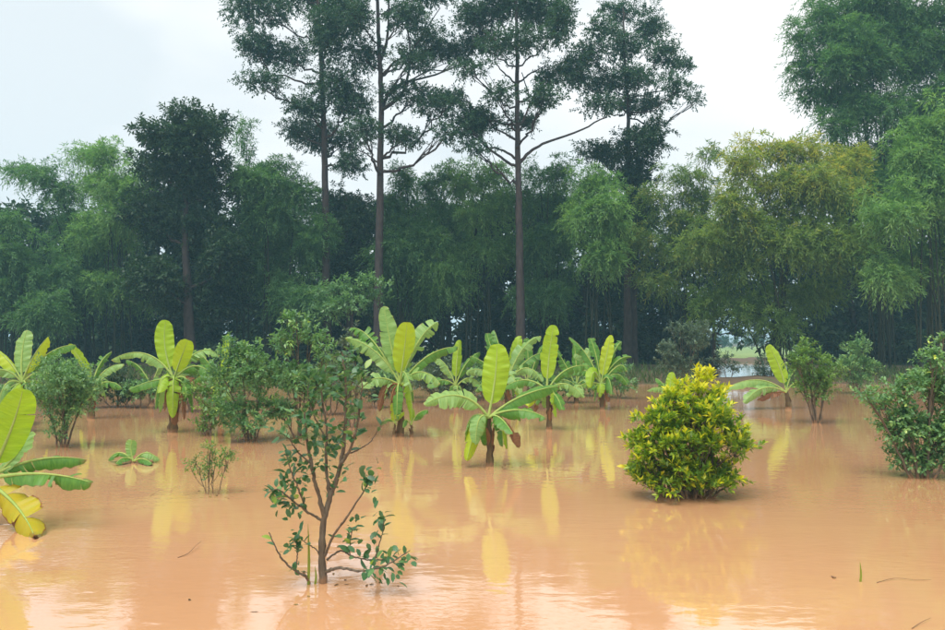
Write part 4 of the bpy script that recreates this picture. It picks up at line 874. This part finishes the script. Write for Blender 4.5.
# ------------------------------------------------------------------ blades, twigs
def blade(pp, D, w, name, label, cat, mat='blade', group=None):
    pts = smooth_path([P(x, y, D + dd) for x, y, dd in pp], 12)
    s = unit(np.cross(np.gradient(pts, axis=0), [0.1, 1, 0.05])); ww = w * np.sin(np.linspace(0.9, 3.05, 12))[:, None]
    mid = pts + np.array([0, 1, 0]) * w * 0.25
    V = np.concatenate([pts - s * ww, mid, pts + s * ww]); i_ = np.arange(11)
    Q = np.concatenate([np.stack([i_, i_ + 12, i_ + 13, i_ + 1], -1), np.stack([i_ + 12, i_ + 24, i_ + 25, i_ + 13], -1)])
    o0 = np.array([pts[0, 0], pts[0, 1], 0.0])
    return tag(mesh(name, V, Q, M[mat], origin=o0, smooth=True), label, cat, group)
blade([(308, 592, 0), (309, 560, 0), (308, 524, 0)], SD - 0.05, 0.012, 'reed_blade', 'thin yellow-green reed blade standing against the sapling trunk', 'grass blade')
blade([(314, 590, 0), (316, 578, 0), (315, 566, 0)], SD - 0.03, 0.010, 'reed_blade', 'short green grass blade at the foot of the sapling', 'grass blade')
blade([(860, 586, 0), (861, 575, 0), (860, 562, 0)], GD(582), 0.010, 'reed_blade', 'single short green blade poking up from open water', 'grass blade')

def floating(pp, r, name, label, cat='twig', mat='twig'):
    pts = smooth_path([G(x, y) + np.array([0, 0, 0.004 + zz]) for x, y, zz in pp], 14)
    V, Q = tube(pts, np.linspace(r, r * 0.4, 14), 6)
    return tag(mesh(name, V, Q, M[mat], origin=pts[0], smooth=True), label, cat)
floating([(178, 558, 0), (188, 555, 0.01), (196, 549, 0.03), (201, 546, 0.04)], 0.004, 'floating_twig', 'short bent twig floating in the open water below the sparse pale shrub')
floating([(877, 583, 0), (895, 580, 0.01), (915, 581, 0.005), (931, 580, 0.0)], 0.003, 'floating_twig', 'long straight thin twig floating near the single green blade')
floating([(912, 629, 0), (922, 624, 0.01), (931, 620, 0.01)], 0.003, 'floating_twig', 'small twig floating by itself farther from the single green blade')
floating([(832, 577, 0), (834, 579, 0.01), (836, 578, 0)], 0.008, 'floating_twig', 'tiny dark bit of twig floating beside the single green blade')
floating([(150, 497, 0), (160, 493, 0.03), (170, 494, 0.02), (176, 490, 0.05)], 0.003, 'floating_twig', 'thin branching sprig at the surface between sprout and sparse pale shrub')

# ------------------------------------------------------------------ dead leaves drifting round the stems
lp_ = []
for o_ in list(bpy.data.objects):
    if o_.parent is None and o_.type == 'EMPTY' and o_.location.y < 18 and o_.get('category') in ('shrub', 'banana plant', 'sapling'):
        for k in range(14):
            a = rng.uniform(0, 6.28); r_ = 0.10 + rng.gamma(1.5, 0.16)
            lp_.append((o_.location.x + math.cos(a) * r_ * 1.4, o_.location.y + math.sin(a) * r_, 0.004))
lp_ = np.array(lp_); n_ = len(lp_); a = rng.uniform(0, 6.28, n_)
V, Q, pv = leaf_quads(lp_, np.stack([np.cos(a), np.sin(a), rng.uniform(-0.02, 0.1, n_)], -1), np.array([0, 0, 1.0]) + rng.normal(size=(n_, 3)) * 0.15, rng.uniform(0.02, 0.07, n_), rng.uniform(0.01, 0.028, n_), 'round', 0.1, 0.02)
V[:, 2] = np.maximum(V[:, 2], 0.003)
tag(mesh('floating_litter', V, Q, M['litter'], tint=np.repeat(rng.beta(2, 2, n_), pv)), 'bits of dead leaf floating round the stems', 'leaf litter', kind='stuff')

# ------------------------------------------------------------------ grass along the bank (too many blades to count)
n = 26000
gx = rng.uniform(-32, 32, n); gy = 30.2 + rng.gamma(1.6, 1.6, n)
gz = ground_h(gx, gy); keep = (gz > -0.12) & ((gx / gy < 0.315) | (gx / gy > 0.43))
gx, gy, gz = gx[keep], gy[keep], gz[keep]
pos = np.stack([gx, gy, np.maximum(gz, 0)], -1)
d = np.stack([rng.normal(size=len(gx)) * 0.35, rng.normal(size=len(gx)) * 0.35, np.ones(len(gx))], -1)
V, Q, pv = leaf_quads(pos, d, rng.normal(size=(len(gx), 3)), rng.uniform(0.25, 0.75, len(gx)), 0.035, False)
tag(mesh('grass', V, Q, M['grass'], tint=np.repeat(rng.beta(2, 3, len(gx)), 4)), 'dark grass growing along the far bank under the bamboo', 'grass', kind='stuff')

# ------------------------------------------------------------------ damp air over the whole place
m, t, o = new_mat('damp_air')
pv_ = N(t, 'ShaderNodeVolumePrincipled'); pv_.inputs['Color'].default_value = (0.36, 0.76, 1.0, 1); pv_.inputs['Density'].default_value = 0.0014; pv_.inputs['Anisotropy'].default_value = 0.1
t.links.new(pv_.outputs[0], o.inputs['Volume'])
x0, x1, y0, y1, z0, z1 = -505, 505, -305, 705, -1.8, 27
V = [(x, y, z) for z in (z0, z1) for (x, y) in ((x0, y0), (x1, y0), (x1, y1), (x0, y1))]
Q = [(0, 3, 2, 1), (4, 5, 6, 7), (0, 1, 5, 4), (1, 2, 6, 5), (2, 3, 7, 6), (3, 0, 4, 7)]
hz = mesh('haze', V, Q, m); tag(hz, 'thin damp haze filling the air over the orchard', 'haze', kind='stuff')
print('leaf quads', COUNT['leaf'], 'objects', len(bpy.data.objects))
